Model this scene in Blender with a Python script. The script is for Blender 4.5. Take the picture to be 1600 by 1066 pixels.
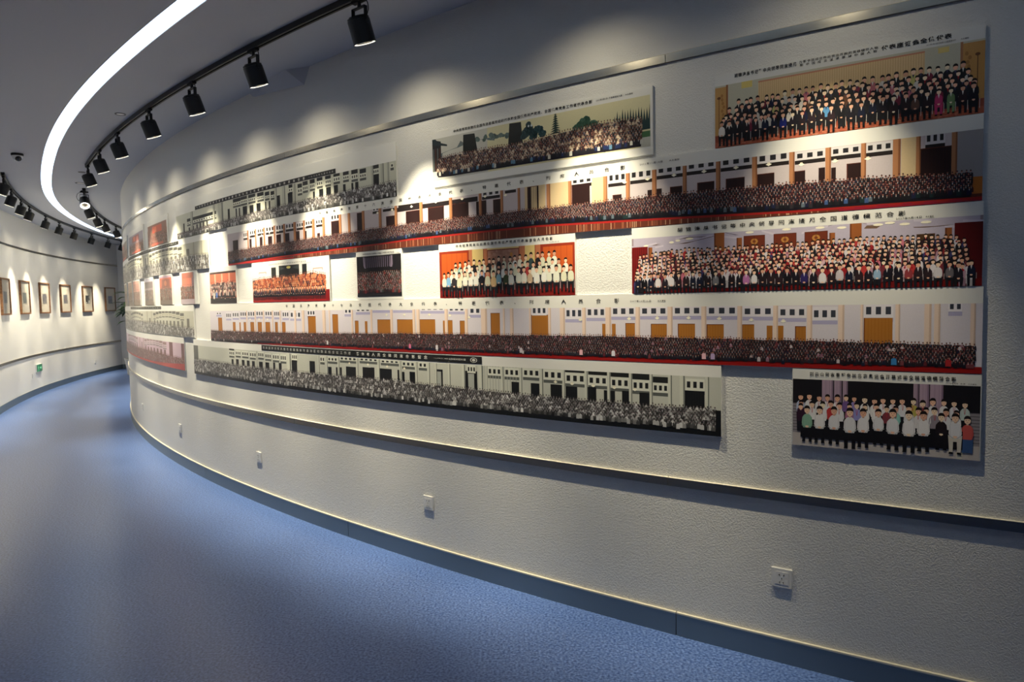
import bpy, bmesh, math, random
import numpy as np
from mathutils import Vector, Matrix
for o in list(bpy.data.objects): bpy.data.objects.remove(o)
scene = bpy.context.scene
COL = scene.collection
random.seed(7)
RNG = np.random.default_rng(7)

# ---------------------------------------------------------------- camera, world, exposure
HC, PITCH, ROLL = 1.6, 0.05912, -0.01895
cam_data = bpy.data.cameras.new('camera'); cam = bpy.data.objects.new('camera', cam_data); COL.objects.link(cam)
cam_data.sensor_width = 36; cam_data.lens = 36*1076.8/1600; cam_data.clip_start = 0.05; cam_data.clip_end = 200
_f = Vector((0, math.cos(PITCH), -math.sin(PITCH))); _u0 = Vector((0, math.sin(PITCH), math.cos(PITCH))); _r0 = Vector((1, 0, 0))
_r = _r0*math.cos(ROLL)+_u0*math.sin(ROLL); _u = -_r0*math.sin(ROLL)+_u0*math.cos(ROLL)
cam.matrix_world = Matrix(((_r.x, _u.x, -_f.x, 0), (_r.y, _u.y, -_f.y, 0), (_r.z, _u.z, -_f.z, HC), (0, 0, 0, 1)))
scene.camera = cam
world = bpy.data.worlds.new('world'); scene.world = world; world.use_nodes = True
world.node_tree.nodes['Background'].inputs[0].default_value = (0.35, 0.5, 1.0, 1)
world.node_tree.nodes['Background'].inputs[1].default_value = 0.03
vs = scene.view_settings
vs.view_transform = 'Standard'; vs.look = 'None'; vs.gamma = 1; vs.exposure = 0.12; vs.use_curve_mapping = False
SPOT_WATT, SPILL_WATT, SPOT_COL = 320.0, 10.0, (1.0, 0.88, 0.62)
BAND_STRENGTH, BAND_COL = 2.9, (0.56, 0.74, 1.0)

# ---------------------------------------------------------------- plan of the place (metres)
C = np.array((12.7752, 20.70352)); R = 21.24545       # the convex wall of photographs
CL = np.array((12.7415, 21.1127)); RL = 23.18891      # the concave wall across the corridor
HCEIL = 3.23
rad = math.radians

def srgb(c):
    c = np.asarray(c, float)/255.0
    return np.where(c <= 0.04045, c/12.92, ((c+0.055)/1.055)**2.4)

# ---------------------------------------------------------------- materials
def new_mat(name, color=(200, 200, 200), rough=0.5, metal=0.0, emis=None, estr=0.0, spec=0.5):
    m = bpy.data.materials.new(name); m.use_nodes = True
    b = m.node_tree.nodes['Principled BSDF']
    l = srgb(color)
    b.inputs['Base Color'].default_value = (*l, 1); b.inputs['Roughness'].default_value = rough
    b.inputs['Metallic'].default_value = metal; b.inputs['Specular IOR Level'].default_value = spec
    if emis is not None:
        b.inputs['Emission Color'].default_value = (*emis, 1); b.inputs['Emission Strength'].default_value = estr
    return m
def nodes(m):
    return m.node_tree.nodes, m.node_tree.links, m.node_tree.nodes['Principled BSDF']
def add_noise_color(m, c0, c1, scale, detail=3, lo=0.35, hi=0.65, coord='Object'):
    n, l, b = nodes(m)
    tc = n.new('ShaderNodeTexCoord'); ns = n.new('ShaderNodeTexNoise'); cr = n.new('ShaderNodeValToRGB')
    ns.inputs['Scale'].default_value = scale; ns.inputs['Detail'].default_value = detail
    cr.color_ramp.elements[0].position = lo; cr.color_ramp.elements[1].position = hi
    cr.color_ramp.elements[0].color = (*srgb(c0), 1); cr.color_ramp.elements[1].color = (*srgb(c1), 1)
    l.new(tc.outputs[coord], ns.inputs['Vector']); l.new(ns.outputs['Fac'], cr.inputs['Fac']); l.new(cr.outputs['Color'], b.inputs['Base Color'])
    return ns, cr, tc
def add_bump(m, scale, strength, dist, detail=3, kind='noise', stretch=None):
    n, l, b = nodes(m)
    tc = n.new('ShaderNodeTexCoord'); mp = n.new('ShaderNodeMapping')
    if stretch: mp.inputs['Scale'].default_value = stretch
    ns = n.new('ShaderNodeTexNoise' if kind == 'noise' else 'ShaderNodeTexVoronoi'); ns.inputs['Scale'].default_value = scale
    if kind == 'noise': ns.inputs['Detail'].default_value = detail
    bp = n.new('ShaderNodeBump'); bp.inputs['Strength'].default_value = strength; bp.inputs['Distance'].default_value = dist
    l.new(tc.outputs['Object'], mp.inputs['Vector']); l.new(mp.outputs['Vector'], ns.inputs['Vector'])
    l.new(ns.outputs['Fac' if kind == 'noise' else 'Distance'], bp.inputs['Height']); l.new(bp.outputs['Normal'], b.inputs['Normal'])
    return ns, bp

M = {}
M['plaster'] = new_mat('plaster', (222, 222, 220), 0.85, spec=0.25)
def plaster_bump(m):
    n, l, b = nodes(m)
    tc = n.new('ShaderNodeTexCoord')
    a = n.new('ShaderNodeTexNoise'); a.inputs['Scale'].default_value = 150; a.inputs['Detail'].default_value = 2.0; a.inputs['Distortion'].default_value = 0.6
    cr = n.new('ShaderNodeValToRGB'); cr.color_ramp.elements[0].position = 0.42; cr.color_ramp.elements[1].position = 0.60
    bp = n.new('ShaderNodeBump'); bp.inputs['Strength'].default_value = 0.6; bp.inputs['Distance'].default_value = 0.0012
    l.new(tc.outputs['Object'], a.inputs['Vector']); l.new(a.outputs['Fac'], cr.inputs['Fac']); l.new(cr.outputs['Color'], bp.inputs['Height'])
    l.new(bp.outputs['Normal'], b.inputs['Normal'])
plaster_bump(M['plaster'])
M['paint'] = new_mat('smooth_paint', (222, 221, 220), 0.6, spec=0.3); add_bump(M['paint'], 60, 0.08, 0.001)
M['ceiling'] = new_mat('ceiling_paint', (182, 185, 194), 0.9, spec=0.2); add_bump(M['ceiling'], 40, 0.05, 0.001)
M['floor'] = new_mat('vinyl_floor', (96, 122, 182), 0.28, spec=0.5)
_ns, _cr, _tc = add_noise_color(M['floor'], (40, 68, 130), (116, 146, 206), 85, 4, 0.30, 0.70)
M['steel'] = new_mat('brushed_steel', (182, 176, 162), 0.24, 1.0); add_bump(M['steel'], 120, 0.12, 0.0005, 2, stretch=(0.2, 0.2, 6))
M['lit_lip'] = new_mat('painted_lit_edge', (214, 208, 190), 0.55); add_bump(M['lit_lip'], 60, 0.02, 0.0003)  # pale colour stands in for spotlight catching the top edges of rails and skirting
M['steel_dull'] = new_mat('dull_steel', (136, 146, 150), 0.46, 1.0); add_bump(M['steel_dull'], 90, 0.15, 0.0005, 2, stretch=(0.2, 0.2, 6))
M['board'] = new_mat('print_board', (226, 226, 222), 0.4); add_bump(M['board'], 30, 0.02, 0.001)
M['ink'] = new_mat('black_ink', (22, 22, 24), 0.5); add_noise_color(M['ink'], (16, 16, 18), (30, 30, 32), 60)
M['ink_light'] = new_mat('white_ink', (225, 225, 220), 0.5); add_noise_color(M['ink_light'], (210, 210, 205), (232, 232, 228), 60)
M['ink_bar'] = new_mat('black_bar', (24, 25, 27), 0.4); add_noise_color(M['ink_bar'], (18, 19, 20), (30, 31, 33), 20)
def vcol_mat(name, rough):
    m = new_mat(name, (255, 255, 255), rough)
    n, l, b = nodes(m)
    at = n.new('ShaderNodeAttribute'); at.attribute_name = 'Col'; at.attribute_type = 'GEOMETRY'
    tc = n.new('ShaderNodeTexCoord'); ns = n.new('ShaderNodeTexNoise'); ns.inputs['Scale'].default_value = 400; ns.inputs['Detail'].default_value = 2
    mr = n.new('ShaderNodeMapRange'); mr.inputs['To Min'].default_value = 0.88; mr.inputs['To Max'].default_value = 1.08
    mx = n.new('ShaderNodeVectorMath'); mx.operation = 'SCALE'
    l.new(tc.outputs['Object'], ns.inputs['Vector']); l.new(ns.outputs['Fac'], mr.inputs['Value'])
    l.new(at.outputs['Color'], mx.inputs[0]); l.new(mr.outputs['Result'], mx.inputs['Scale']); l.new(mx.outputs['Vector'], b.inputs['Base Color'])
    return m
M['print'] = vcol_mat('photo_print', 0.34)
M['black'] = new_mat('black_enamel', (14, 14, 15), 0.45); add_bump(M['black'], 300, 0.05, 0.0004)
M['black_matt'] = new_mat('black_plastic', (10, 10, 11), 0.7); add_bump(M['black_matt'], 200, 0.05, 0.0004)
M['chrome'] = new_mat('reflector', (210, 200, 180), 0.2, 1.0); add_bump(M['chrome'], 50, 0.1, 0.0005)
M['lens'] = new_mat('lamp_lens', (255, 250, 235), 0.3, emis=(1.0, 0.94, 0.82), estr=1.5)
M['diffuser'] = new_mat('light_diffuser', (240, 245, 255), 0.6, emis=BAND_COL, estr=BAND_STRENGTH)
M['white_plastic'] = new_mat('white_plastic', (226, 226, 224), 0.35); add_bump(M['white_plastic'], 80, 0.02, 0.0005)
M['dark_hole'] = new_mat('socket_hole', (18, 18, 18), 0.8); add_bump(M['dark_hole'], 80, 0.02, 0.0005)
M['wood'] = new_mat('frame_wood', (122, 84, 54), 0.45); add_noise_color(M['wood'], (98, 64, 40), (146, 104, 70), 35, 4)
M['mount'] = new_mat('picture_mount', (222, 214, 202), 0.7); add_bump(M['mount'], 200, 0.05, 0.0004)
M['green'] = new_mat('exit_green', (10, 96, 58), 0.3, emis=(0.0, 0.22, 0.10), estr=0.25); add_bump(M['green'], 60, 0.02, 0.0003)
M['green_light'] = new_mat('exit_symbol', (150, 225, 180), 0.3, emis=(0.25, 0.8, 0.45), estr=0.25); add_bump(M['green_light'], 60, 0.02, 0.0003)
M['leaf'] = new_mat('leaf', (48, 82, 42), 0.45); add_noise_color(M['leaf'], (34, 62, 30), (70, 108, 54), 14)
M['bark'] = new_mat('bark', (104, 84, 60), 0.8); add_noise_color(M['bark'], (80, 64, 46), (126, 104, 78), 40)
M['pot'] = new_mat('ceramic_pot', (196, 192, 184), 0.3); add_noise_color(M['pot'], (180, 176, 168), (208, 204, 198), 8)
M['soil'] = new_mat('soil', (60, 48, 38), 0.95); add_noise_color(M['soil'], (44, 34, 26), (78, 62, 50), 60)
M['smoke'] = new_mat('dark_dome', (16, 16, 18), 0.08); add_bump(M['smoke'], 20, 0.01, 0.0003)
M['dark_cap'] = new_mat('grey_ring', (96, 96, 98), 0.6); add_bump(M['dark_cap'], 60, 0.03, 0.0003)
def glass_mat():
    m = bpy.data.materials.new('picture_glass'); m.use_nodes = True
    n, l = m.node_tree.nodes, m.node_tree.links
    n.remove(n['Principled BSDF']); out = n['Material Output']
    t = n.new('ShaderNodeBsdfTransparent'); g = n.new('ShaderNodeBsdfGlossy'); g.inputs['Roughness'].default_value = 0.05
    f = n.new('ShaderNodeLayerWeight'); f.inputs['Blend'].default_value = 0.5; mx = n.new('ShaderNodeMixShader')
    pw = n.new('ShaderNodeMath'); pw.operation = 'POWER'; pw.inputs[1].default_value = 4.0; ml = n.new('ShaderNodeMath'); ml.operation = 'MULTIPLY_ADD'; ml.inputs[1].default_value = 0.6; ml.inputs[2].default_value = 0.03
    l.new(f.outputs['Facing'], pw.inputs[0]); l.new(pw.outputs[0], ml.inputs[0]); l.new(ml.outputs[0], mx.inputs[0]); l.new(t.outputs[0], mx.inputs[1]); l.new(g.outputs[0], mx.inputs[2]); l.new(mx.outputs[0], out.inputs['Surface'])
    return m
M['glass'] = glass_mat()

# ---------------------------------------------------------------- object helpers
def link_mesh(name, verts, faces, mat, parent=None, smooth=False):
    me = bpy.data.meshes.new(name); me.from_pydata([tuple(map(float, v)) for v in verts], [], [tuple(map(int, f)) for f in faces]); me.update()
    for m in (mat if isinstance(mat, (list, tuple)) else [mat]): me.materials.append(m)
    if smooth: me.polygons.foreach_set('use_smooth', [True]*len(me.polygons))
    o = bpy.data.objects.new(name, me); COL.objects.link(o)
    if parent is not None: o.parent = parent
    return o
def tag(o, label, cat, group=None):
    o['label'] = label; o['category'] = cat
    if group: o['group'] = group
    return o
def struct(o): o['kind'] = 'structure'; return o
def empty(name, loc, rotz=0.0):
    o = bpy.data.objects.new(name, None); COL.objects.link(o); o.location = loc; o.rotation_euler = (0, 0, rotz); o.empty_display_size = 0.1
    return o
def dup(root, loc, rotz):
    r = root.copy(); COL.objects.link(r); r.location = loc; r.rotation_euler = (0, 0, rotz)
    for ch in list(root.children):
        c = ch.copy(); COL.objects.link(c); c.parent = r
        for g in list(ch.children):
            d = g.copy(); COL.objects.link(d); d.parent = c
    return r
class MB:
    """collects simple solids into one mesh"""
    def __init__(s): s.v = []; s.f = []; s.m = []
    def add(s, v, f, mi=0):
        b = len(s.v); s.v += [tuple(x) for x in v]; s.f += [tuple(i+b for i in q) for q in f]; s.m += [mi]*len(f)
    def box(s, c, d, rot=None, mi=0, bev=0.0):
        bm = bmesh.new(); bmesh.ops.create_cube(bm, size=1.0)
        for v in bm.verts: v.co = Vector((v.co.x*d[0], v.co.y*d[1], v.co.z*d[2]))
        if bev: bmesh.ops.bevel(bm, geom=bm.edges[:], offset=bev, segments=2, affect='EDGES')
        s._bm(bm, c, rot, mi)
    def _bm(s, bm, c, rot, mi):
        Mx = Matrix.Translation(Vector(c)) @ (rot.to_4x4() if rot is not None else Matrix.Identity(4))
        bm.verts.ensure_lookup_table(); bm.verts.index_update()
        s.add([Mx @ v.co for v in bm.verts], [[v.index for v in f.verts] for f in bm.faces], mi); bm.free()
    def lathe(s, prof, c=(0, 0, 0), rot=None, n=24, mi=0, closed=False):
        v = []; f = []
        for r_, z_ in prof:
            for k in range(n):
                a = 2*math.pi*k/n; v.append(Vector((r_*math.cos(a), r_*math.sin(a), z_)))
        m_ = len(prof)
        for i in range(m_ if closed else m_-1):
            j = (i+1) % m_
            for k in range(n):
                k2 = (k+1) % n; f.append((i*n+k, i*n+k2, j*n+k2, j*n+k))
        if not closed:
            if prof[0][0] > 1e-6: f.append(tuple(range(n-1, -1, -1)))
            if prof[-1][0] > 1e-6: f.append(tuple((m_-1)*n+k for k in range(n)))
        Mx = Matrix.Translation(Vector(c)) @ (rot.to_4x4() if rot is not None else Matrix.Identity(4))
        s.add([Mx @ p for p in v], f, mi)
    def tube(s, pts, r=0.005, n=6, mi=0):
        pts = [Vector(p) for p in pts]; v = []; f = []
        rs = r if isinstance(r, (list, tuple)) else [r]*len(pts)
        up = Vector((0.13, 0.21, 1)).normalized()
        for i, p in enumerate(pts):
            d = (pts[min(i+1, len(pts)-1)]-pts[max(i-1, 0)]).normalized()
            a = d.cross(up);  a = a.normalized() if a.length > 1e-4 else Vector((1, 0, 0)); b = d.cross(a)
            for k in range(n):
                t = 2*math.pi*k/n; v.append(p+(a*math.cos(t)+b*math.sin(t))*rs[i])
        for i in range(len(pts)-1):
            for k in range(n):
                k2 = (k+1) % n; f.append((i*n+k, i*n+k2, (i+1)*n+k2, (i+1)*n+k))
        f.append(tuple(range(n-1, -1, -1))); f.append(tuple((len(pts)-1)*n+k for k in range(n)))
        s.add(v, f, mi)
    def build(s, name, mats, parent=None, smooth=False):
        o = link_mesh(name, s.v, s.f, mats, parent, smooth)
        if any(s.m): o.data.polygons.foreach_set('material_index', s.m)
        return o
def arc_box(cen, r0, r1, z0, z1, t0, t1, step=0.5, mb=None, mi=0, rfun=None):
    """curved bar between radii r0<r1, angles in degrees"""
    n = max(1, int(math.ceil(abs(t1-t0)/step))); v = []; f = []
    for i in range(n+1):
        t = rad(t0+(t1-t0)*i/n); d = rfun(math.degrees(t)) if rfun else 0.0
        for r_, z_ in ((r0+d, z0), (r1+d, z0), (r1+d, z1), (r0+d, z1)):
            v.append((cen[0]+r_*math.cos(t), cen[1]+r_*math.sin(t), z_))
    for i in range(n):
        a = i*4; b = a+4
        for k in range(4):
            k2 = (k+1) % 4; f.append((a+k, b+k, b+k2, a+k2))
    f.append((0, 1, 2, 3)); f.append((n*4+3, n*4+2, n*4+1, n*4))
    if mb is None: mb = MB()
    mb.add(v, f, mi); return mb
def fixnormals(o):
    bm = bmesh.new(); bm.from_mesh(o.data); bmesh.ops.recalc_face_normals(bm, faces=bm.faces[:]); bm.to_mesh(o.data); bm.free(); return o

# ---------------------------------------------------------------- the shell
TH_FAR = 187.6                    # where the concave wall meets the end wall (seen from CL)
def shell():
    # floor and ceiling follow the corridor
    def sheet(name, r0, r1, z, t0, t1, mat, nr=3, step=1.0, up=True):
        n = int((t1-t0)/step); v = []; f = []
        for i in range(n+1):
            t = rad(t0+(t1-t0)*i/n)
            for k in range(nr+1):
                r_ = r0+(r1-r0)*k/nr; v.append((C[0]+r_*math.cos(t), C[1]+r_*math.sin(t), z))
        for i in range(n):
            for k in range(nr):
                a = i*(nr+1)+k; q = (a, a+1, a+nr+2, a+nr+1); f.append(q if up else q[::-1])
        return v, f
    mb = MB(); v, f = sheet('floor', R-0.3, 34, 0.0, 178, 272, None); mb.add(v, f)
    v, f = sheet('floor', R-0.3, 34, -0.1, 178, 272, None, up=False); mb.add(v, f)
    struct(mb.build('floor', M['floor']))
    # ceiling with the slot of the light band
    n = 188; vs_ = []; fs = []
    def ring(fa, fb, z, flip=False):
        b = len(vs_)
        for i in range(n+1):
            t = 178+94*i/n; tr = rad(t)
            for r_ in (fa(t), fb(t)): vs_.append((C[0]+r_*math.cos(tr), C[1]+r_*math.sin(tr), z))
        for i in range(n):
            q = (b+2*i, b+2*i+2, b+2*i+3, b+2*i+1); fs.append(q if not flip else q[::-1])
    def wallring(fa, z0, z1):
        b = len(vs_)
        for i in range(n+1):
            t = 178+94*i/n; tr = rad(t); r_ = fa(t)
            for z in (z0, z1): vs_.append((C[0]+r_*math.cos(tr), C[1]+r_*math.sin(tr), z))
        for i in range(n): fs.append((b+2*i, b+2*i+2, b+2*i+3, b+2*i+1))
    lo = lambda t: band_r(t)-0.056; hi = lambda t: band_r(t)+0.056
    ring(lambda t: R-0.3, lo, HCEIL); ring(hi, lambda t: 34.0, HCEIL)
    wallring(lo, HCEIL, HCEIL+0.04); wallring(hi, HCEIL, HCEIL+0.04)
    ring(lambda t: R-0.3, lambda t: 34.0, HCEIL+0.12)
    struct(link_mesh('ceiling', vs_, fs, M['ceiling']))
    # walls
    struct(fixnormals(arc_box(C, R-0.15, R, 0, HCEIL, 190, 262, 0.25).build('wall_right', M['plaster'], smooth=False)))
    mb = MB(); arc_box(CL, RL, RL+0.15, 0, HCEIL, TH_FAR-0.4, 208.2, 0.25, mb)
    # beyond the frame the concave wall runs on straight
    t = rad(208.2); p0 = CL+RL*np.array((math.cos(t), math.sin(t))); d = np.array((-math.sin(t), math.cos(t)))
    nrm = np.array((math.cos(t), math.sin(t))); p1 = p0+d*15
    mb.add([(p0[0], p0[1], 0), (p1[0], p1[1], 0), (p1[0], p1[1], HCEIL), (p0[0], p0[1], HCEIL)]+
           [(q[0]+nrm[0]*.15, q[1]+nrm[1]*.15, z) for q, z in ((p0, 0), (p1, 0), (p1, HCEIL), (p0, HCEIL))],
           [(0, 1, 2, 3), (7, 6, 5, 4), (0, 4, 5, 1), (3, 2, 6, 7), (1, 5, 6, 2), (0, 3, 7, 4)])
    struct(fixnormals(mb.build('wall_left', M['paint'])))
    # end wall
    t = rad(TH_FAR); e0 = CL+(RL+0.1)*np.array((math.cos(t), math.sin(t))); inn = -np.array((math.cos(t), math.sin(t)))
    e1 = e0+inn*2.6; back = np.array((-math.sin(t), math.cos(t)))*-1
    if np.dot(back, e0) < 0: back = -back
    v = [(p[0], p[1], z) for z in (0, HCEIL) for p in (e0, e1, e1+back*.15, e0+back*.15)]
    struct(fixnormals(link_mesh('wall_back', v, [(0, 1, 5, 4), (1, 2, 6, 5), (2, 3, 7, 6), (3, 0, 4, 7), (0, 3, 2, 1), (4, 5, 6, 7)], M['paint'])))
    v = [(p[0], p[1], z) for z in (0, 0.113) for p in (e0-back*.01, e1-back*.01, e1, e0)]
    struct(fixnormals(link_mesh('baseboard_back', v, [(0, 1, 5, 4), (1, 2, 6, 5), (2, 3, 7, 6), (3, 0, 4, 7), (0, 3, 2, 1), (4, 5, 6, 7)], M['steel_dull'])))
    # skirtings of folded steel in 2.4 m lengths with hairline joints, and the rails
    def lengths(cen, r0, r1, z0, z1, t0, t1, piece, mb, gap=0.006):
        t = t0
        while t < t1:
            e = min(t+piece, t1); arc_box(cen, r0, r1, z0, z1, t+gap, e-gap, 0.25, mb); t = e
        return mb
    mb = MB(); lengths(C, R, R+0.010, 0, 0.106, 203.2-6.47*2, 262, 6.47, mb)
    bb = struct(fixnormals(mb.build('baseboard_right', M['steel_dull'])))
    fixnormals(lengths(C, R, R+0.013, 0.1062, 0.113, 203.2-6.47*2, 262, 6.47, MB()).build('lit_edge_strip', M['lit_lip'], bb))  # pale strip added to paint the lit top edge of the skirting
    mb = lengths(CL, RL-0.010, RL, 0, 0.113, TH_FAR, 208.2, 6.2, MB()); struct(fixnormals(mb.build('baseboard_left', M['steel_dull'])))
    for nm, z0, z1 in (('trim_1', 2.664, 2.702), ('trim_2', 0.716, 0.7556)):
        mb = MB(); lengths(C, R, R+0.012, z0, z1-.0022, 195, 262, 8.09, mb, 0.004)
        tr = struct(fixnormals(mb.build(nm, M['steel'])))
        fixnormals(lengths(C, R, R+0.0125, z1-.002, z1, 195, 262, 8.09, MB(), 0.004).build('lit_edge_strip', M['lit_lip'], tr))  # thin pale cap added to paint the lit top edge of the rail
    for nm, z0, z1 in (('trim_3', 2.664, 2.70), ('trim_4', 0.716, 0.7556)):
        mb = lengths(CL, RL-0.012, RL, z0, z1, TH_FAR+0.05, 208.2, 6.2, MB(), 0.003)
        struct(fixnormals(mb.build(nm, M['steel'])))
    # little haunch under the ceiling
    def W(s_, z_, off): t = rad(225)+s_/R; return (C[0]+(R+off)*math.cos(t), C[1]+(R+off)*math.sin(t), z_)
    v = [W(1.24, HCEIL, -.005), W(1.16, 3.115, -.005), W(1.05, HCEIL, .08), W(.38, HCEIL, .01), W(.42, 3.185, -.005), W(.8, HCEIL, .07), W(.8, 3.15, -.005)]
    struct(fixnormals(link_mesh('trim_5', v, [(0, 1, 2), (2, 1, 6, 5), (5, 6, 4, 3), (0, 2, 5, 3), (0, 3, 4, 6, 1)], M['ceiling'])))
BAND = [(178, 22.38), (195, 22.30), (200, 22.22), (203.7, 22.18), (209, 22.13), (212, 22.093), (215, 22.07), (218, 22.09), (221.3, 22.13), (225.5, 22.19), (228, 22.225), (230, 22.265), (234, 22.33), (272, 22.4)]
def band_r(t):
    xs, ys = zip(*BAND)
    # smooth the table a little so that the band has no kinks
    return float(sum(np.interp(t+d, xs, ys) for d in (-2, -1, 0, 1, 2))/5)
shell()

# the luminous band: one long diffuser in the slot with a slim edge profile
def band():
    mb = arc_box(C, -0.054, 0.054, HCEIL+0.004, HCEIL+0.02, 190, 262, 0.5, rfun=band_r)
    root = empty('strip_light', (*(C+22.1*np.array((math.cos(rad(215)), math.sin(rad(215))))), HCEIL))
    tag(root, 'long curving white light band recessed in the ceiling above the corridor', 'ceiling light')
    d = fixnormals(mb.build('diffuser', M['diffuser'])); d.parent = root; d.matrix_parent_inverse = root.matrix_world.inverted()
    d.matrix_parent_inverse = Matrix.Translation(-Vector(root.location))
    for a, b in ((-0.0585, -0.0545), (0.0545, 0.0585)):
        e = fixnormals(arc_box(C, a, b, HCEIL-0.002, HCEIL+0.02, 190, 262, 0.5, rfun=band_r).build('edge_profile', M['white_plastic']))
        e.parent = root; e.matrix_parent_inverse = Matrix.Translation(-Vector(root.location))
band()

# ---------------------------------------------------------------- drawing the flat prints
THK = 0.012                                        # thickness of the print boards
def bend(u, z, off):
    t = rad(225)+np.asarray(u)/R; rr = R+off
    return np.stack([C[0]+rr*np.cos(t), C[1]+rr*np.sin(t), np.asarray(z)+0*t], -1)
class Pic:
    """flat coloured shapes in (arc metre, height) coordinates, bent onto the board"""
    def __init__(s, u0, u1, z0, z1): s.b = (u0, u1, z0, z1); s.P = {}
    def polys(s, A, colors, layer):
        A = np.asarray(A, float); n = A.shape[1]
        A = A.copy(); A[:, :, 0] = np.clip(A[:, :, 0], s.b[0], s.b[1]); A[:, :, 1] = np.clip(A[:, :, 1], s.b[2], s.b[3])
        colors = np.broadcast_to(np.asarray(colors, float), (A.shape[0], 3)); layer = np.broadcast_to(layer, (A.shape[0],))
        s.P.setdefault(n, []).append((A, srgb(colors), layer))
    def rect(s, u0, z0, u1, z1, col, layer):
        k = max(1, int(math.ceil((u1-u0)/0.08))); us = np.linspace(u0, u1, k+1)
        A = np.array([[(a, z0), (b, z0), (b, z1), (a, z1)] for a, b in zip(us[:-1], us[1:])]); s.polys(A, col, layer)
    def strip(s, pts, zb, col, layer):
        """area between a polyline and a base height (or second polyline)"""
        us = sorted(set([p[0] for p in pts]+list(np.arange(pts[0][0], pts[-1][0], 0.08))))
        xs, zs = zip(*pts); top = np.interp(us, xs, zs)
        bot = np.interp(us, *zip(*zb)) if isinstance(zb, (list, tuple)) else np.full(len(us), zb)
        A = np.array([[(us[i], bot[i]), (us[i+1], bot[i+1]), (us[i+1], top[i+1]), (us[i], top[i])] for i in range(len(us)-1)])
        s.polys(A, col, layer)
    def poly(s, pts, col, layer): s.polys([pts], col, layer)
    def disc(s, u, z, ru, rz, col, layer, n=10):
        a = np.arange(n)*2*math.pi/n; s.polys([np.stack([u+ru*np.cos(a), z+rz*np.sin(a)], -1)], col, layer)
    def build(s, parent, name='print'):
        vs_, cs, ls, off = [], [], [], 0
        starts = []; totals = []; co = []; loops = []; cl = []; base = 0
        for n, lst in s.P.items():
            for A, c, lay in lst:
                k = A.shape[0]
                o = THK+0.0003+0.00007*np.repeat(lay, n)
                co.append(bend(A[:, :, 0].ravel(), A[:, :, 1].ravel(), o)); loops.append(np.arange(k*n)+base)
                starts.append(base+np.arange(k)*n); totals.append(np.full(k, n)); cl.append(np.repeat(c, n, axis=0)); base += k*n
        co = np.concatenate(co); loops = np.concatenate(loops); starts = np.concatenate(starts); totals = np.concatenate(totals); cl = np.concatenate(cl)
        me = bpy.data.meshes.new(name); me.vertices.add(base); me.vertices.foreach_set('co', co.ravel())
        me.loops.add(base); me.loops.foreach_set('vertex_index', loops.astype(np.int32))
        me.polygons.add(len(starts)); me.polygons.foreach_set('loop_start', starts.astype(np.int32)); me.polygons.foreach_set('loop_total', totals.astype(np.int32))
        at = me.color_attributes.new('Col', 'FLOAT_COLOR', 'CORNER')
        at.data.foreach_set('color', np.concatenate([cl, np.ones((base, 1))], 1).astype(np.float32).ravel())
        me.update(calc_edges=True); me.validate(); me.materials.append(M['print'])
        o = bpy.data.objects.new(name, me); COL.objects.link(o); o.parent = parent
        return o

SKIN = np.array([(226, 178, 150), (214, 164, 136), (236, 192, 164), (200, 150, 124)])
def jit(c, amt, n): return np.clip(np.asarray(c, float)+RNG.normal(0, amt, (n, 1)), 0, 255)
def pick(pal, n, p=None):
    pal = np.asarray(pal, float); return pal[RNG.choice(len(pal), n, p=p)]
def tmpl(pts, x, y, w, h=None):
    """place a unit outline at many spots"""
    pts = np.asarray(pts, float); w = np.asarray(w)[:, None]; h = w if h is None else np.asarray(h)[:, None]
    return np.stack([x[:, None]+pts[None, :, 0]*w, y[:, None]+pts[None, :, 1]*h], -1)
HEAD = [(.0, -.30), (.17, -.17), (.21, .05), (.13, .27), (-.13, .27), (-.21, .05), (-.17, -.17)]
HAIR = [(-.22, -.02), (-.17, .10), (.02, .14), (.17, .10), (.22, -.02), (.21, .20), (.13, .33), (0, .37), (-.13, .33), (-.21, .20)]
LONGHAIR = [(-.27, -.45), (.27, -.45), (.26, .15), (.15, .33), (-.15, .33), (-.26, .15)]
BIGTORSO = [(-.33, -1.70), (.33, -1.70), (.47, -1.30), (.43, -.72), (.26, -.46), (.1, -.36), (-.1, -.36), (-.26, -.46), (-.43, -.72), (-.47, -1.30)]
TORSO = [(-.50, -1.75), (.50, -1.75), (.49, -.62), (.34, -.42), (.1, -.32), (-.1, -.32), (-.34, -.42), (-.49, -.62)]
COLLAR = [(0, -.85), (.10, -.34), (-.10, -.34)]
LEGS = [(-.40, -2.9), (.40, -2.9), (.44, -1.7), (-.44, -1.7)]
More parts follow.
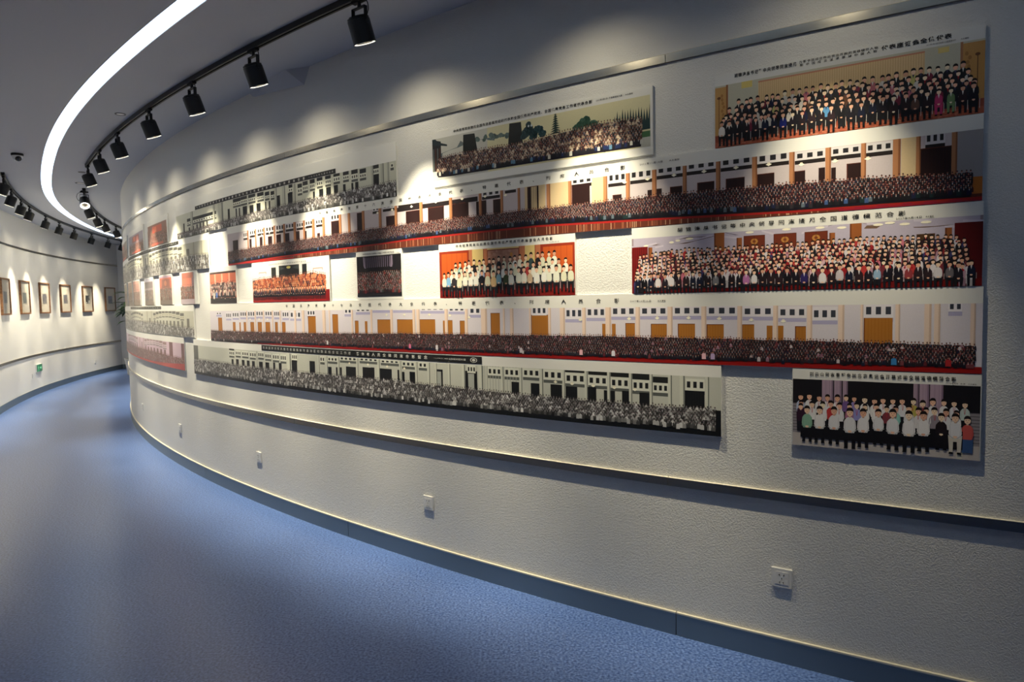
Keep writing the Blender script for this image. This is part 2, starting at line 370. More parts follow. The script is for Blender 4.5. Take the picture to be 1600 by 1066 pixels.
def people(pic, x, y, w, cloth, layer, grey=False, seated=False, detail=0, collar=None, lower=None, hairc=None, longhair=0.0, shins=None):
    """x, y: head centres; w: shoulder width"""
    n = len(x); hs_ = 1.22 if detail else .88; x = np.asarray(x, float); y = np.asarray(y, float); w = np.broadcast_to(np.asarray(w, float), (n,)).copy()
    if detail: w *= RNG.uniform(.90, 1.08, n); x = x+RNG.normal(0, .06, n)*w; y = y+RNG.normal(0, .07, n)*w
    sk = pick(SKIN, n)+RNG.normal(0, 8, (n, 1))
    if grey:
        g = np.clip(RNG.normal(165, 28, (n, 1)), 70, 230); sk = np.repeat(g, 3, 1)
    sk = np.clip(sk, 0, 255)
    lower = np.broadcast_to(np.array((26, 26, 34), float) if lower is None else lower, (n, 3))
    hr = np.broadcast_to(np.array((30, 24, 24), float) if hairc is None else hairc, (n, 3))
    if detail:
        fe = RNG.random(n) < longhair
        if fe.any(): pic.polys(tmpl(LONGHAIR, x[fe], y[fe], w[fe]), hr[fe], layer)
        pic.polys(tmpl(LEGS if not seated else [(-.46, -2.0), (.46, -2.0), (.5, -1.5), (-.5, -1.5)], x, y, w), lower, layer)
        if seated:
            sh = lower if shins is None else shins
            for a in (-1, 1):
                pic.polys(tmpl([(a*.28-.13, -2.95), (a*.28+.13, -2.95), (a*.30+.17, -1.9), (a*.30-.17, -1.9)], x, y, w), sh, layer)
                pic.polys(tmpl([(a*.30-.16, -3.05), (a*.30+.16, -3.05), (a*.28+.12, -2.88), (a*.28-.12, -2.88)], x, y, w), (14, 14, 16), layer+.4)
    if not detail: sk = sk*np.array((.80, .70, .73))
    if detail and not grey: sk = np.clip(sk*1.08+8, 0, 248)
    pic.polys(tmpl(BIGTORSO if detail else TORSO, x, y, w), cloth, layer+.2)
    if detail:
        dk = np.clip(cloth*0.72, 0, 255)
        for a in (-1, 1):
            pic.polys(tmpl([(a*.40, -.62), (a*.36, -1.55), (a*.33, -1.55), (a*.365, -.62)][::-a], x, y, w), np.clip(cloth*.86, 0, 255), layer+.35)
            if seated: pic.polys(tmpl([(a*.47-.07, -1.45), (a*.47+.07, -1.45), (a*.12+.07, -1.72), (a*.12-.07, -1.72)][::a], x, y, w), np.clip(cloth*.84, 0, 255), layer+.4)
        pic.polys(tmpl([(-.08, -.42), (.08, -.42), (.08, -.18), (-.08, -.18)], x, y, w), np.clip(sk*.85, 0, 255), layer+.45)
        if seated: pic.polys(tmpl([(-.16, -1.62), (0, -1.72), (.16, -1.62), (.12, -1.5), (-.12, -1.5)], x, y, w), sk, layer+.5)
    if collar is not None: pic.polys(tmpl(COLLAR, x, y, w), collar, layer+.5)
    pic.polys(tmpl(HEAD, x, y, w*hs_), sk, layer+.6)
    pic.polys(tmpl(HAIR if detail else [(-.22, .02), (.22, .02), (.15, .34), (-.15, .34)], x, y, w*hs_), hr, layer+.8)
    if detail > 1:
        for a in (-1, 1): pic.polys(tmpl([(a*.1-.035, .0), (a*.1+.035, .0), (a*.1+.035, .045), (a*.1-.035, .045)], x, y, w), (60, 42, 38), layer+.9)
        pic.polys(tmpl([(-.06, -.16), (.06, -.16), (.05, -.13), (-.05, -.13)], x, y, w), (150, 84, 76), layer+.9)
def crowd(pic, top, bot, w, rows, palette, prob=None, collar=True, grey=False, layer=20, front=None, frontpal=None, u0=None, u1=None, jx=.18, jy=.12, head_front=2.2, hairc=None, lower=None):
    tx, tz = zip(*top); bx, bz = zip(*bot)
    u0 = pic.b[0]+w*.6 if u0 is None else u0; u1 = pic.b[1]-w*.6 if u1 is None else u1
    # a dark base so that no background shows between the people
    pic.strip([(u, float(np.interp(u, tx, tz))-w*.9) for u in np.arange(u0, u1, .05)]+[(u1, float(np.interp(u1, tx, tz))-w*.9)], [(bx[i], bz[i]) for i in range(len(bx))],
              (52, 52, 52) if grey else (26, 22, 32), layer-1)
    for r in range(rows):
        n = int((u1-u0)/w); x = np.linspace(u0, u1, n)+(.5*w if r % 2 else 0)+RNG.normal(0, jx*w, n)*.5
        x = x[(x > u0-w*.1) & (x < u1+w*.2)]; n = len(x)
        a = np.interp(x, tx, tz); b = np.interp(x, bx, bz)+head_front*w
        y = a+(b-a)*r/max(1, rows-1)+RNG.normal(0, jy*w, n)
        if grey:
            g = np.clip(RNG.choice([50, 78, 120, 175, 205], n, p=[.34, .24, .18, .14, .10])+RNG.normal(0, 12, n), 15, 235)[:, None]; cl = np.repeat(g, 3, 1)
        else: cl = np.clip(pick(palette, n, prob)+RNG.normal(0, 6, (n, 1)), 0, 255)
        if r == rows-1 and frontpal is not None: cl = pick(frontpal, n)
        col = None
        if collar:
            col = np.repeat(np.clip(RNG.normal(190, 35, (n, 1)), 60, 245), 3, 1)
            if not grey: red = RNG.random(n) < .28; col[red] = (120, 40, 44)
        people(pic, x, y, w*RNG.uniform(.92, 1.1, n), cl, layer+r, grey=grey, collar=col, hairc=hairc, lower=lower)
    return layer+rows

# ---------------------------------------------------------------- lettering: glyph outlines laid flat and bent with the board
_gl = {}
def glyph(ch, bold=0.0):
    key = (ch, bold)
    if key not in _gl:
        c = bpy.data.curves.new('g', 'FONT'); c.body = ch; c.resolution_u = 1; c.offset = bold
        o = bpy.data.objects.new('g', c); COL.objects.link(o)
        dg = bpy.context.evaluated_depsgraph_get(); me = bpy.data.meshes.new_from_object(o.evaluated_get(dg))
        v = np.array([(p.co.x, p.co.y) for p in me.vertices]).reshape(-1, 2); f = [tuple(p.vertices) for p in me.polygons]
        bpy.data.objects.remove(o); bpy.data.curves.remove(c); bpy.data.meshes.remove(me)
        _gl[key] = (v, f)
    return _gl[key]
def lettering(parent, text, u0, u1, zc, h, mat, bold=0.012, fill=0.86, off=THK+0.0016, name='lettering', zfun=None):
    n = len(text); wts = [0.55 if ord(ch) < 128 else 1.0 for ch in text]; tot = sum(wts); cell = (u1-u0)/tot
    V = []; F = []; u = u0
    for ch, wt in zip(text, wts):
        cw = cell*wt
        if ch not in ' \u3000':
            v, f = glyph(ch, bold)
            if len(v):
                full = ord(ch) >= 128
                sx = min(cw*fill, h*1.25)/0.98 if full else min(cw/0.60, h)
                b = len(V); cx = u+cw/2
                mx = 0.49 if full else (v[:, 0].max()+v[:, 0].min())/2
                p = bend(cx+(v[:, 0]-mx)*sx, zc+(v[:, 1]-0.34)*h, off); V += [tuple(q) for q in p]; F += [tuple(i+b for i in q) for q in f]
        u += cw
    if not V: return None
    o = link_mesh(name, V, F, mat, parent); o['kind'] = 'stuff'; return o
def bar(parent, u0, u1, z0, z1, name='caption_bar'):
    p = MB(); k = max(1, int((u1-u0)/.08)); us = np.linspace(u0, u1, k+1)
    a = bend(us, z0+0*us, THK+.0012); b = bend(us, z1+0*us, THK+.0012)
    return link_mesh(name, [tuple(q) for q in a]+[tuple(q) for q in b], [(i, i+1, k+2+i, k+1+i) for i in range(k)], M['ink_bar'], parent)

def board(u0, u1, z0, z1, label, group=None):
    """one photo board: a thin rigid panel following the wall, with a softened rim"""
    t0 = 225+math.degrees(u0/R); t1 = 225+math.degrees(u1/R)
    mb = arc_box(C, R+0.0002, R+THK, z0, z1, t0, t1, 0.22)
    o = fixnormals(mb.build('photo_board', M['board']))
    tag(o, label, 'photo board', group)
    return o

def hall(pic, H, pal, grey=False, doorc=None):
    u0, u1, z0, z1 = pic.b
    pic.rect(u0, z0, u1, z1, pal['wall'], 0)
    bs = sorted(H['boards'])
    for a, b, lo, hi, n in bs:
        if hi < z1-.012: pic.rect(a, hi+.002, b, min(z1, hi+.03), pal['dark'], 1)      # the gap above the gallery
        pic.rect(a, lo-.016, b, lo, pal['soffit'], 1)
    for a, b, zt in H['doors']:
        pic.rect(a, z0, b, zt, pal['door'], 2)
        w = (b-a)
        if w > .03:
            pic.rect(a-.003, z0, a+.001, zt+.003, pal['doorframe'], 3); pic.rect(a, zt, b, zt+.003, pal['doorframe'], 3)
            for k in range(1, int(w/.012)): pic.rect(a+k*.012, z0, a+k*.012+.0015, zt, pal['doorline'], 3)
    for a, b, lo, hi, n in bs:
        pic.rect(a, lo, b, hi, pal['panel'], 4)
        ww = (b-a)/n
        for k in range(n):
            c_ = a+ww*(k+.5); pic.rect(c_-ww*.27, lo+(hi-lo)*.24, c_+ww*.27, lo+(hi-lo)*.76, pal['window'], 5)
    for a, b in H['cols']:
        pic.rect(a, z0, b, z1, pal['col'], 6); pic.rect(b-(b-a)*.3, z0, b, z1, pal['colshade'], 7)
    for u, z in H['lamps']:
        pic.poly([(u-.013, z), (u, z-.007), (u+.013, z), (u, z+.006)], (250, 246, 226), 8)
        pic.rect(u-.005, z+.003, u+.005, z+.008, (236, 226, 200), 9)
HALL4 = {'cols':[(3.558,3.589),(3.718,3.741),(3.878,3.903),(4.038,4.061),(4.198,4.219),(4.348,4.368),(4.482,4.503),(4.6,4.623),(4.681,4.691),(4.803,4.819),(4.9,4.923),(4.932,4.952),(5.047,5.063),(2.262,2.29),(2.498,2.523),(2.657,2.677),(2.776,2.818),(2.93,2.943),(2.978,3.002),(3.105,3.117),(3.226,3.242),(3.296,3.327),(3.428,3.448),(1.296,1.334),(1.373,1.388),(2.024,2.048),(2.228,2.251),(1.829,1.849),(1.628,1.648),(1.034,1.068),(0.929,0.956),(0.17,0.187),(0.317,0.339),(0.457,0.477),(0.6,0.62),(0.717,0.736)],'doors':[(-0.393,-0.309,1.495),(-0.087,-0.037,1.46),(0.037,0.062,1.461),(0.121,0.162,1.461),(0.243,0.304,1.463),(0.37,0.434,1.464),(0.497,0.569,1.465),(0.648,0.687,1.466),(0.754,0.801,1.467),(1.116,1.211,1.511),(1.418,1.48,1.524),(1.669,1.704,1.482),(1.771,1.797,1.482),(1.901,2.025,1.491),(2.09,2.229,1.492),(2.291,2.42,1.493),(2.483,2.498,1.489),(2.524,2.559,1.489),(2.619,2.653,1.486),(2.847,2.909,1.529),(3.121,3.225,1.518),(3.54,3.558,1.476),(3.593,3.613,1.476),(3.668,3.715,1.477),(3.799,3.875,1.474),(3.931,4.009,1.475),(4.065,4.139,1.473),(4.22,4.27,1.473),(4.322,4.346,1.471),(4.368,4.39,1.471),(4.439,4.479,1.466),(4.696,4.794,1.503)],'boards':[(3.59,3.719,1.511,1.563,3),(3.742,3.879,1.513,1.561,3),(3.904,4.039,1.513,1.562,3),(4.062,4.198,1.512,1.561,3),(4.22,4.348,1.509,1.556,3),(4.369,4.48,1.503,1.552,3),(4.502,4.598,1.493,1.548,3),(4.693,4.796,1.503,1.561,3),(4.977,5.021,1.526,1.564,2),(3.329,3.43,1.498,1.559,3),(3.452,3.559,1.505,1.561,3),(3.123,3.216,1.518,1.568,3),(2.689,2.774,1.522,1.569,2),(2.531,2.655,1.541,1.567,3),(2.299,2.496,1.546,1.572,4),(2.052,2.232,1.551,1.571,4),(1.853,2.028,1.552,1.572,4),(1.681,1.828,1.541,1.574,3),(1.555,1.633,1.528,1.571,2),(1.107,1.206,1.515,1.56,3),(0.872,1.022,1.496,1.552,3),(0.761,0.854,1.5,1.553,3),(0.636,0.723,1.505,1.558,3),(0.495,0.606,1.509,1.558,3),(0.346,0.463,1.509,1.559,3),(0.2,0.324,1.503,1.559,3),(0.059,0.177,1.503,1.555,3),(-0.091,0.034,1.497,1.55,3),(-0.222,-0.117,1.491,1.545,3),(-0.43,-0.317,1.523,1.545,2)],'lamps':[(1.989,1.522),(2.156,1.523),(2.373,1.523),(2.54,1.519),(2.687,1.508),(3.685,1.501),(3.828,1.504),(3.979,1.504),(4.119,1.501),(4.258,1.495),(4.389,1.49),(3.418,1.495),(0.394,1.489),(0.239,1.488),(0.53,1.489)],'top':[(-0.566,1.398),(1.26,1.408),(2.198,1.422),(3.536,1.429),(4.431,1.423),(5.085,1.412)],'bot':[(-0.576,1.307),(1.253,1.305),(2.194,1.316),(3.535,1.321),(4.431,1.318),(5.087,1.315)]}
HALL2 = {'cols':[(4.41,4.431),(4.548,4.569),(4.677,4.695),(4.787,4.813),(4.864,4.879),(4.978,4.996),(3.357,3.376),(3.554,3.576),(3.674,3.695),(3.807,3.829),(3.954,3.973),(4.105,4.125),(4.26,4.281),(1.208,1.24),(0.964,0.999),(1.527,1.556),(1.942,1.97),(2.093,2.117),(2.314,2.34),(2.555,2.579),(2.778,2.798),(2.929,2.948),(3.227,3.25),(3.044,3.061),(1.093,1.118),(0.82,0.847),(0.678,0.702),(0.518,0.543),(0.381,0.402),(0.248,0.271),(1.334,1.364),(1.626,1.654),(1.775,1.802)],'doors':[(4.43,4.472,2.107),(4.523,4.547,2.113),(4.57,4.587,2.108),(4.629,4.677,2.114),(4.879,4.978,2.14),(3.38,3.48,2.17),(3.607,3.651,2.093),(3.784,3.806,2.1),(3.829,3.854,2.101),(3.897,3.952,2.1),(4.024,4.098,2.105),(4.151,4.229,2.108),(4.282,4.351,2.112),(1.441,1.529,2.15),(1.726,1.792,2.179),(2.015,2.094,2.131),(2.196,2.315,2.144),(2.386,2.513,2.147),(2.576,2.702,2.15),(2.758,2.777,2.148),(2.8,2.831,2.147),(2.881,2.929,2.144),(3.11,3.178,2.186),(-0.019,0.078,2.127),(0.286,0.319,2.117),(0.459,0.501,2.119),(0.592,0.651,2.113),(0.719,0.785,2.117),(0.832,0.904,2.117),(0.975,1.044,2.12),(1.111,1.136,2.115),(1.271,1.302,2.085)],'boards':[(4.432,4.547,2.152,2.188,3),(4.568,4.676,2.153,2.188,3),(4.694,4.786,2.15,2.187,3),(4.894,4.957,2.155,2.2,3),(3.581,3.675,2.151,2.208,3),(3.697,3.807,2.152,2.211,3),(3.83,3.954,2.159,2.214,3),(3.973,4.105,2.161,2.212,3),(4.126,4.259,2.159,2.208,3),(4.281,4.409,2.157,2.199,3),(3.377,3.493,2.169,2.197,3),(2.801,2.926,2.169,2.197,3),(2.961,3.034,2.186,2.206,2),(1.439,1.533,2.154,2.205,3),(1.254,1.339,2.145,2.184,3),(1.125,1.214,2.147,2.187,3),(1.006,1.099,2.144,2.184,3),(0.856,0.971,2.146,2.192,3),(0.716,0.828,2.144,2.195,3),(0.559,0.686,2.147,2.194,3),(0.424,0.527,2.149,2.192,3),(0.293,0.39,2.145,2.189,3),(0.179,0.258,2.134,2.184,3),(2.128,2.313,2.189,2.212,3),(1.984,2.092,2.18,2.211,3),(1.884,1.946,2.176,2.2,2)],'lamps':[(4.457,2.135),(4.584,2.133),(4.701,2.128),(3.668,2.149),(3.785,2.151),(3.913,2.154),(4.052,2.154),(4.192,2.154),(4.328,2.151),(2.245,2.171),(2.45,2.177),(2.655,2.174),(2.823,2.17),(2.964,2.162),(2.072,2.169),(1.932,2.163),(0.889,2.153),(0.75,2.146),(0.614,2.142),(1.122,2.147),(1.251,2.136),(0.491,2.133)],'top':[(-0.077,2.057),(0.971,2.068),(2.191,2.081),(3.249,2.08),(3.873,2.08),(4.427,2.071),(4.688,2.063),(5.005,2.049),(5.074,2.048)],'bot':[(-0.089,1.942),(0.963,1.958),(1.985,1.971),(2.221,1.979),(3.168,1.983),(3.872,1.963),(4.428,1.947),(4.8,1.945),(5.076,1.944)]}
HALL5 = {'cols':[(3.306,3.322),(3.437,3.455),(3.564,3.582),(3.681,3.698),(3.787,3.803),(3.879,3.898),(3.935,3.96),(4.055,4.073),(3.164,3.188),(3.035,3.052),(2.909,2.926),(2.623,2.648),(2.748,2.781),(2.513,2.533),(2.408,2.424),(2.344,2.366),(1.885,1.908),(2.095,2.112),(2.239,2.259),(1.456,1.479),(1.667,1.687),(1.316,1.339),(1.221,1.237),(0.797,0.861),(0.31,0.332)],'doors':[(3.328,3.394,1.152),(3.457,3.503,1.156),(3.545,3.564,1.148),(3.582,3.606,1.147),(3.647,3.681,1.148),(3.738,3.787,1.145),(3.963,4.052,1.169),(3.236,3.303,1.157),(3.111,3.164,1.156),(2.983,3.031,1.156),(2.41,2.471,1.198),(2.652,2.738,1.2),(1.821,1.854,1.181),(1.911,2.023,1.179),(2.077,2.095,1.181),(2.118,2.142,1.171),(2.191,2.237,1.172),(1.346,1.385,1.162),(1.437,1.456,1.166),(1.482,1.504,1.168),(1.555,1.66,1.174),(1.735,1.854,1.179),(0.364,0.424,1.152),(0.471,0.529,1.152),(0.594,0.624,1.157),(0.682,0.721,1.157),(0.872,0.944,1.186),(1.116,1.182,1.192),(-0.145,-0.106,1.148),(-0.055,-0.005,1.152),(0.056,0.104,1.152),(0.151,0.197,1.151),(0.243,0.288,1.151)],'boards':[(3.323,3.44,1.17,1.225,3),(3.458,3.565,1.168,1.219,3),(3.583,3.682,1.162,1.215,3),(3.699,3.788,1.156,1.208,3),(3.804,3.88,1.153,1.198,3),(3.963,4.053,1.172,1.227,3),(3.19,3.306,1.182,1.236,3),(3.058,3.166,1.189,1.237,3),(2.933,3.033,1.185,1.234,3),(2.816,2.911,1.186,1.233,3),(2.665,2.727,1.192,1.236,3),(2.27,2.341,1.203,1.238,2),(2.121,2.236,1.205,1.237,3),(1.92,2.092,1.218,1.238,4),(1.704,1.889,1.221,1.242,4),(1.486,1.671,1.216,1.242,4),(1.343,1.456,1.203,1.234,3),(1.249,1.304,1.193,1.234,2),(0.35,0.446,1.187,1.233,3),(0.467,0.565,1.182,1.227,3),(0.589,0.688,1.178,1.227,3),(0.707,0.793,1.174,1.227,3),(0.876,0.948,1.191,1.238,3),(0.204,0.317,1.181,1.227,3),(0.063,0.181,1.185,1.227,3),(-0.06,0.039,1.185,1.227,3),(-0.19,-0.086,1.179,1.222,3)],'lamps':[(3.364,1.169),(3.486,1.166),(3.603,1.163),(3.712,1.16),(3.264,1.173),(2.142,1.192),(1.981,1.196),(1.79,1.2),(1.592,1.199)],'top':[(-1.03,1.121),(0.983,1.119),(2.069,1.124),(2.511,1.115),(3.31,1.103),(3.898,1.102),(4.079,1.109),(4.125,1.095)],'bot':[(-1.047,0.994),(0.977,1.03),(2.065,1.031),(2.508,1.025),(3.308,0.993),(4.104,1.001),(4.125,1.0)]}
HALL0 = {'cols':[(-0.296,-0.188),(-0.409,-0.366),(0.711,0.749),(0.824,0.869),(0.976,1.011),(1.88,1.905),(1.974,2.004),(2.034,2.052),(-0.967,-0.897)],'doors':[(-1.174,-1.136,2.372),(-1.023,-0.987,2.322),(-0.907,-0.881,2.33),(-0.813,-0.78,2.332),(-0.73,-0.698,2.336),(-0.65,-0.619,2.34),(-0.565,-0.535,2.343),(-0.265,-0.218,2.383),(-0.093,-0.055,2.391),(0.056,0.08,2.382),(0.115,0.139,2.38),(0.192,0.265,2.38),(0.31,0.375,2.377),(0.429,0.492,2.379),(0.564,0.584,2.381),(0.623,0.643,2.379),(0.751,0.793,2.401),(0.907,0.969,2.4),(1.159,1.183,2.338),(1.188,1.2,2.34),(1.234,1.258,2.377),(1.313,1.359,2.38),(1.397,1.449,2.382),(1.486,1.529,2.385),(1.586,1.614,2.382),(1.676,1.696,2.38),(1.72,1.75,2.378),(1.894,1.956,2.398)],'boards':[(-1.064,-0.339,2.355,2.377,12),(0.012,0.155,2.406,2.431,4),(0.157,0.27,2.407,2.436,4),(0.293,0.412,2.406,2.435,4),(0.444,0.547,2.405,2.429,4),(0.567,0.636,2.402,2.421,3),(0.656,0.714,2.397,2.416,2),(1.04,1.098,2.385,2.421,2),(1.108,1.173,2.395,2.43,3),(1.198,1.261,2.397,2.432,3),(1.286,1.355,2.404,2.438,3),(1.386,1.452,2.404,2.438,3),(1.482,1.554,2.409,2.442,3),(1.589,1.652,2.409,2.437,3),(1.679,1.746,2.401,2.433,3),(1.766,1.831,2.398,2.426,3),(1.902,1.957,2.405,2.437,3),(2.067,2.097,2.424,2.451,1),(0.919,0.971,2.409,2.436,2)],'lamps':[],'top':[(-1.394,2.309),(-0.936,2.305),(-0.248,2.298),(0.411,2.301),(1.074,2.313),(1.468,2.326),(1.878,2.344),(2.121,2.346)],'bot':[(-1.404,2.248),(-0.255,2.229),(0.405,2.228),(1.069,2.241),(1.607,2.256),(2.118,2.273)]}

# ---------------------------------------------------------------- the photo boards
DARKSUIT = [(26, 24, 34), (32, 28, 38), (20, 20, 26), (38, 28, 34), (46, 32, 38), (24, 30, 52)]
def rowz(r): return [(2.247, 2.572), (1.932, 2.2455), (1.6205, 1.9305), (1.295, 1.619), (0.972, 1.2935)][r]
# --- long colour panorama, fourth row
def b_row4():
    u0, u1, (z0, z1) = -.575, 5.085, rowz(3)
    o = board(u0, u1, z0, z1, 'longest colour panorama, pale hall with orange doors above a dense crowd, 2007 date')
    p = Pic(u0, u1, z0, 1.556)
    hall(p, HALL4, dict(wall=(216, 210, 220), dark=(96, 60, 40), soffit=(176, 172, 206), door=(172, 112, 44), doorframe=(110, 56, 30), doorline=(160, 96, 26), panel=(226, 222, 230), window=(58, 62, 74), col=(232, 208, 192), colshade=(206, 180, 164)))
    p.strip([(u0, 1.330), (.6, 1.322), (1.5, 1.318), (u1, 1.320)], z0, (150, 22, 18), 12); p.rect(u0, z0, .35, 1.31, (60, 20, 26), 13)
    crowd(p, [(a, b-.008) for a, b in HALL4['top']], [(u0, 1.300), (.5, 1.308), (1.4, 1.314), (u1, 1.318)], .0125, 8, DARKSUIT+[(90, 34, 40), (120, 60, 66), (200, 190, 196), (150, 110, 130)], [.22, .2, .18, .12, .1, .08, .04, .03, .015, .015], layer=20, u1=5.06, head_front=1.6,
          hairc=(50, 26, 28))
    for u, c in ((3.05, (206, 200, 206)), (3.42, (236, 190, 200)), (3.60, (226, 226, 236)), (4.05, (226, 180, 190)), (4.09, (180, 160, 200)), (4.80, (60, 130, 190)), (4.98, (170, 40, 44)), (1.35, (230, 228, 232)), (2.2, (226, 120, 160)), (2.43, (220, 215, 222))):
        people(p, np.array([u]), np.array([1.352]), .019, np.array([c], float), 31, lower=np.array(c, float)*.7)
    p.build(o)
    t = '中国共产党第十七次全国代表大会代表、特邀代表、列席人员合影'
    lettering(o, t, .78, 3.67, 1.588, .022, M['ink'], fill=.5)
    lettering(o, '2007年10月22日', 3.69, 3.80, 1.584, .011, M['ink']); lettering(o, '大北摄制', 3.83, 3.87, 1.584, .009, M['ink'])
b_row4()
# --- second row, long colour panorama in the dark hall
def b_row2():
    u0, u1, (z0, z1) = -.127, 5.075, rowz(1)
    o = board(u0, u1, z0, z1, 'long colour panorama in the second row, dark hall with brown columns, 2002 date')
    p = Pic(u0, u1, z0, 2.190)
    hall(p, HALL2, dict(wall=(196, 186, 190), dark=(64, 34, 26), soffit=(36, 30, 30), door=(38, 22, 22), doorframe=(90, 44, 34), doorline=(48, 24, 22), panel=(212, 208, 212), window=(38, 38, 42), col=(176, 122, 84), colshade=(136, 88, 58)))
    for a, b in ((3.25, 3.36), (3.49, 3.555), (4.815, 4.865), (3.09, 3.22)): p.rect(a, z0, b, 2.19, (214, 190, 150), 2)
    for a, b in ((2.1, 2.77),): p.rect(a, 2.150, b, 2.176, (34, 28, 30), 3)
    p.rect(4.995, z0, u1, 2.19, (150, 148, 152), 2); p.rect(5.04, z0, u1, 2.02, (176, 104, 40), 3)
    xs, zs = zip(*HALL2['bot']); 
    bot = [(a, b+.004) for a, b in HALL2['bot']]
    p.strip([(u0, bot[0][1]+.012)]+[(a, b+.01) for a, b in bot[1:-1]]+[(u1, bot[-1][1]+.01)], z0, (96, 46, 32), 12)
    for k in range(230):
        u = RNG.uniform(.9, 4.9); zb = np.interp(u, xs, zs); c = (150, 92, 66) if k % 3 else (186, 150, 120)
        p.rect(u, z0+.001, u+.0035, zb-.002, c, 13)
    p.strip([(a, b-.004+.006) for a, b in HALL2['bot']], [(a, b-.007) for a, b in HALL2['bot']], (156, 32, 30), 14)
    p.rect(u0, z0, .95, 1.942, (164, 34, 28), 14); p.rect(4.6, z0, u1, 1.944, (140, 26, 46), 14)
    crowd(p, [(a, b-.006) for a, b in HALL2['top']], bot, .0145, 8, DARKSUIT+[(44, 26, 30), (62, 32, 36), (40, 40, 50)], None, layer=20, u1=5.04,
          frontpal=[(24, 24, 30), (28, 34, 62), (20, 20, 26), (22, 22, 28), (24, 44, 46), (44, 40, 46), (22, 26, 54), (24, 22, 28), (26, 26, 32), (60, 84, 130), (90, 104, 116), (20, 20, 24), (30, 30, 36)], head_front=2.3, hairc=(44, 22, 22))
    p.build(o)
    lettering(o, '中国共产党第十六次全国代表大会代表、特邀代表、列席人员合影', 1.27, 3.70, 2.219, .021, M['ink'], fill=.5)
    lettering(o, '2002年11月14日', 3.745, 3.862, 2.222, .0105, M['ink']); lettering(o, '大北摄制', 3.89, 3.94, 2.222, .009, M['ink'])
b_row2()
# --- bottom long black and white panorama
def emblem(parent, u, z):
    V = []; F = []
    def ringp(ru, rz, t, n=20, ph=0, lobes=0):
        b = len(V)
        for i in range(n):
            a = 2*math.pi*i/n+ph; k = 1+.16*math.cos(lobes*a)
            for s_ in (1, t):
                V.append(tuple(bend(u+ru*k*s_*math.cos(a), z+rz*k*s_*math.sin(a), THK+.0018)))
        for i in range(n): j = (i+1) % n; F.append((b+2*i, b+2*j, b+2*j+1, b+2*i+1))
    ringp(.022, .0125, .84); ringp(.012, .007, .6, 20, 0, 5); ringp(.005, .003, .2, 10)
    return link_mesh('emblem', V, F, M['ink_light'], parent)
def b_row5():
    u0, u1, (z0, z1) = -1.047, 4.127, rowz(4)
    o = board(u0, u1, z0, z1, 'long black and white group panorama with a black title bar, lowest row above the rail')
    p = Pic(u0, u1, z0, 1.238)
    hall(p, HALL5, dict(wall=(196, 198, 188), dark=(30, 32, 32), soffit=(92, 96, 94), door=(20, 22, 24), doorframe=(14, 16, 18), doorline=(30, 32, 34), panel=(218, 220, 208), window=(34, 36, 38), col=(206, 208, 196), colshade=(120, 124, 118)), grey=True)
    for a, b in ((2.425, 2.458), (2.67, 2.715)): p.rect(a, z0, b, 1.188, (170, 174, 168), 4)
    for u in np.arange(.95, 1.25, .016): p.rect(u, z0, u+.003, 1.238, (160, 164, 156), 1)
    for u in np.arange(2.73, 3.03, .02): p.rect(u, z0, u+.004, 1.238, (160, 164, 156), 1)
    p.rect(-1.04, z0, -.92, 1.238, (90, 92, 90), 3)
    p.rect(u0, z0, u1, 1.006, (20, 22, 24), 12)
    crowd(p, [(a, b-.006) for a, b in HALL5['top']], [(u0, 1.004), (u1, 1.004)], .0165, 8, None, grey=True, layer=20, u1=4.10, head_front=1.3, hairc=(40, 40, 40), lower=(24, 24, 26))
    p.rect(4.104, z0, u1, 1.09, (16, 18, 20), 40)
    p.build(o)
    bar(o, .415, 2.775, 1.246, 1.2875)
    lettering(o, '党和国家领导人接见全国各省市自治区妇联主任会议工作者', .43, 1.62, 1.267, .021, M['ink_light'], .0, fill=.62)
    lettering(o, '离休老人员全体同志合影留念', 1.66, 2.36, 1.267, .023, M['ink_light'], .012, fill=.6)
    lettering(o, '一九八九年七月二十四日', 2.40, 2.52, 1.266, .009, M['ink_light'], .0); lettering(o, '北京人民大会堂大北摄', 2.525, 2.655, 1.266, .0125, M['ink_light'], .01)
    emblem(o, 2.715, 1.266)
b_row5()
# --- top row, middle board B1 : black and white
def b_B1():
    u0, u1, (z0, z1) = -1.39, 2.119, rowz(0)
    z0 = 2.247
    o = board(u0, u1, z0, z1, 'black and white group panorama with title bar, longest board of the top row')
    p = Pic(u0+.003, u1, z0, 2.462)
    p.b = (u0+.003, u1, z0, 2.462)
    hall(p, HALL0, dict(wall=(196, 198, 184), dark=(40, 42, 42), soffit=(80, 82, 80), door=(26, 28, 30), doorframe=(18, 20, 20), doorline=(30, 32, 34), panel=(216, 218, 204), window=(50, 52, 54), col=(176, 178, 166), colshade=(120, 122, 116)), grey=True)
    p.rect(u0, z0, u1, 2.262, (30, 32, 32), 12)
    crowd(p, [(a, min(b-.02, 2.345)) for a, b in [(u0, 2.315), (-.9, 2.318), (0, 2.335), (1., 2.352), (u1, 2.372)]], [(u0, 2.262), (u1, 2.262)], .017, 6, None, grey=True, layer=20, head_front=1.0, hairc=(56, 56, 54), lower=(24, 24, 26))
    p.build(o)
    bar(o, -.83, 1.51, 2.4645, 2.4965)
    lettering(o, '中央领导同志接见全国劳动模范和先进工作者代表会议全体同志合影', -.81, 1.16, 2.4805, .020, M['ink_light'], .012, fill=.6)
    lettering(o, '一九八九年九月于北京', 1.18, 1.49, 2.4805, .014, M['ink_light'], .0, fill=.7)
b_B1()
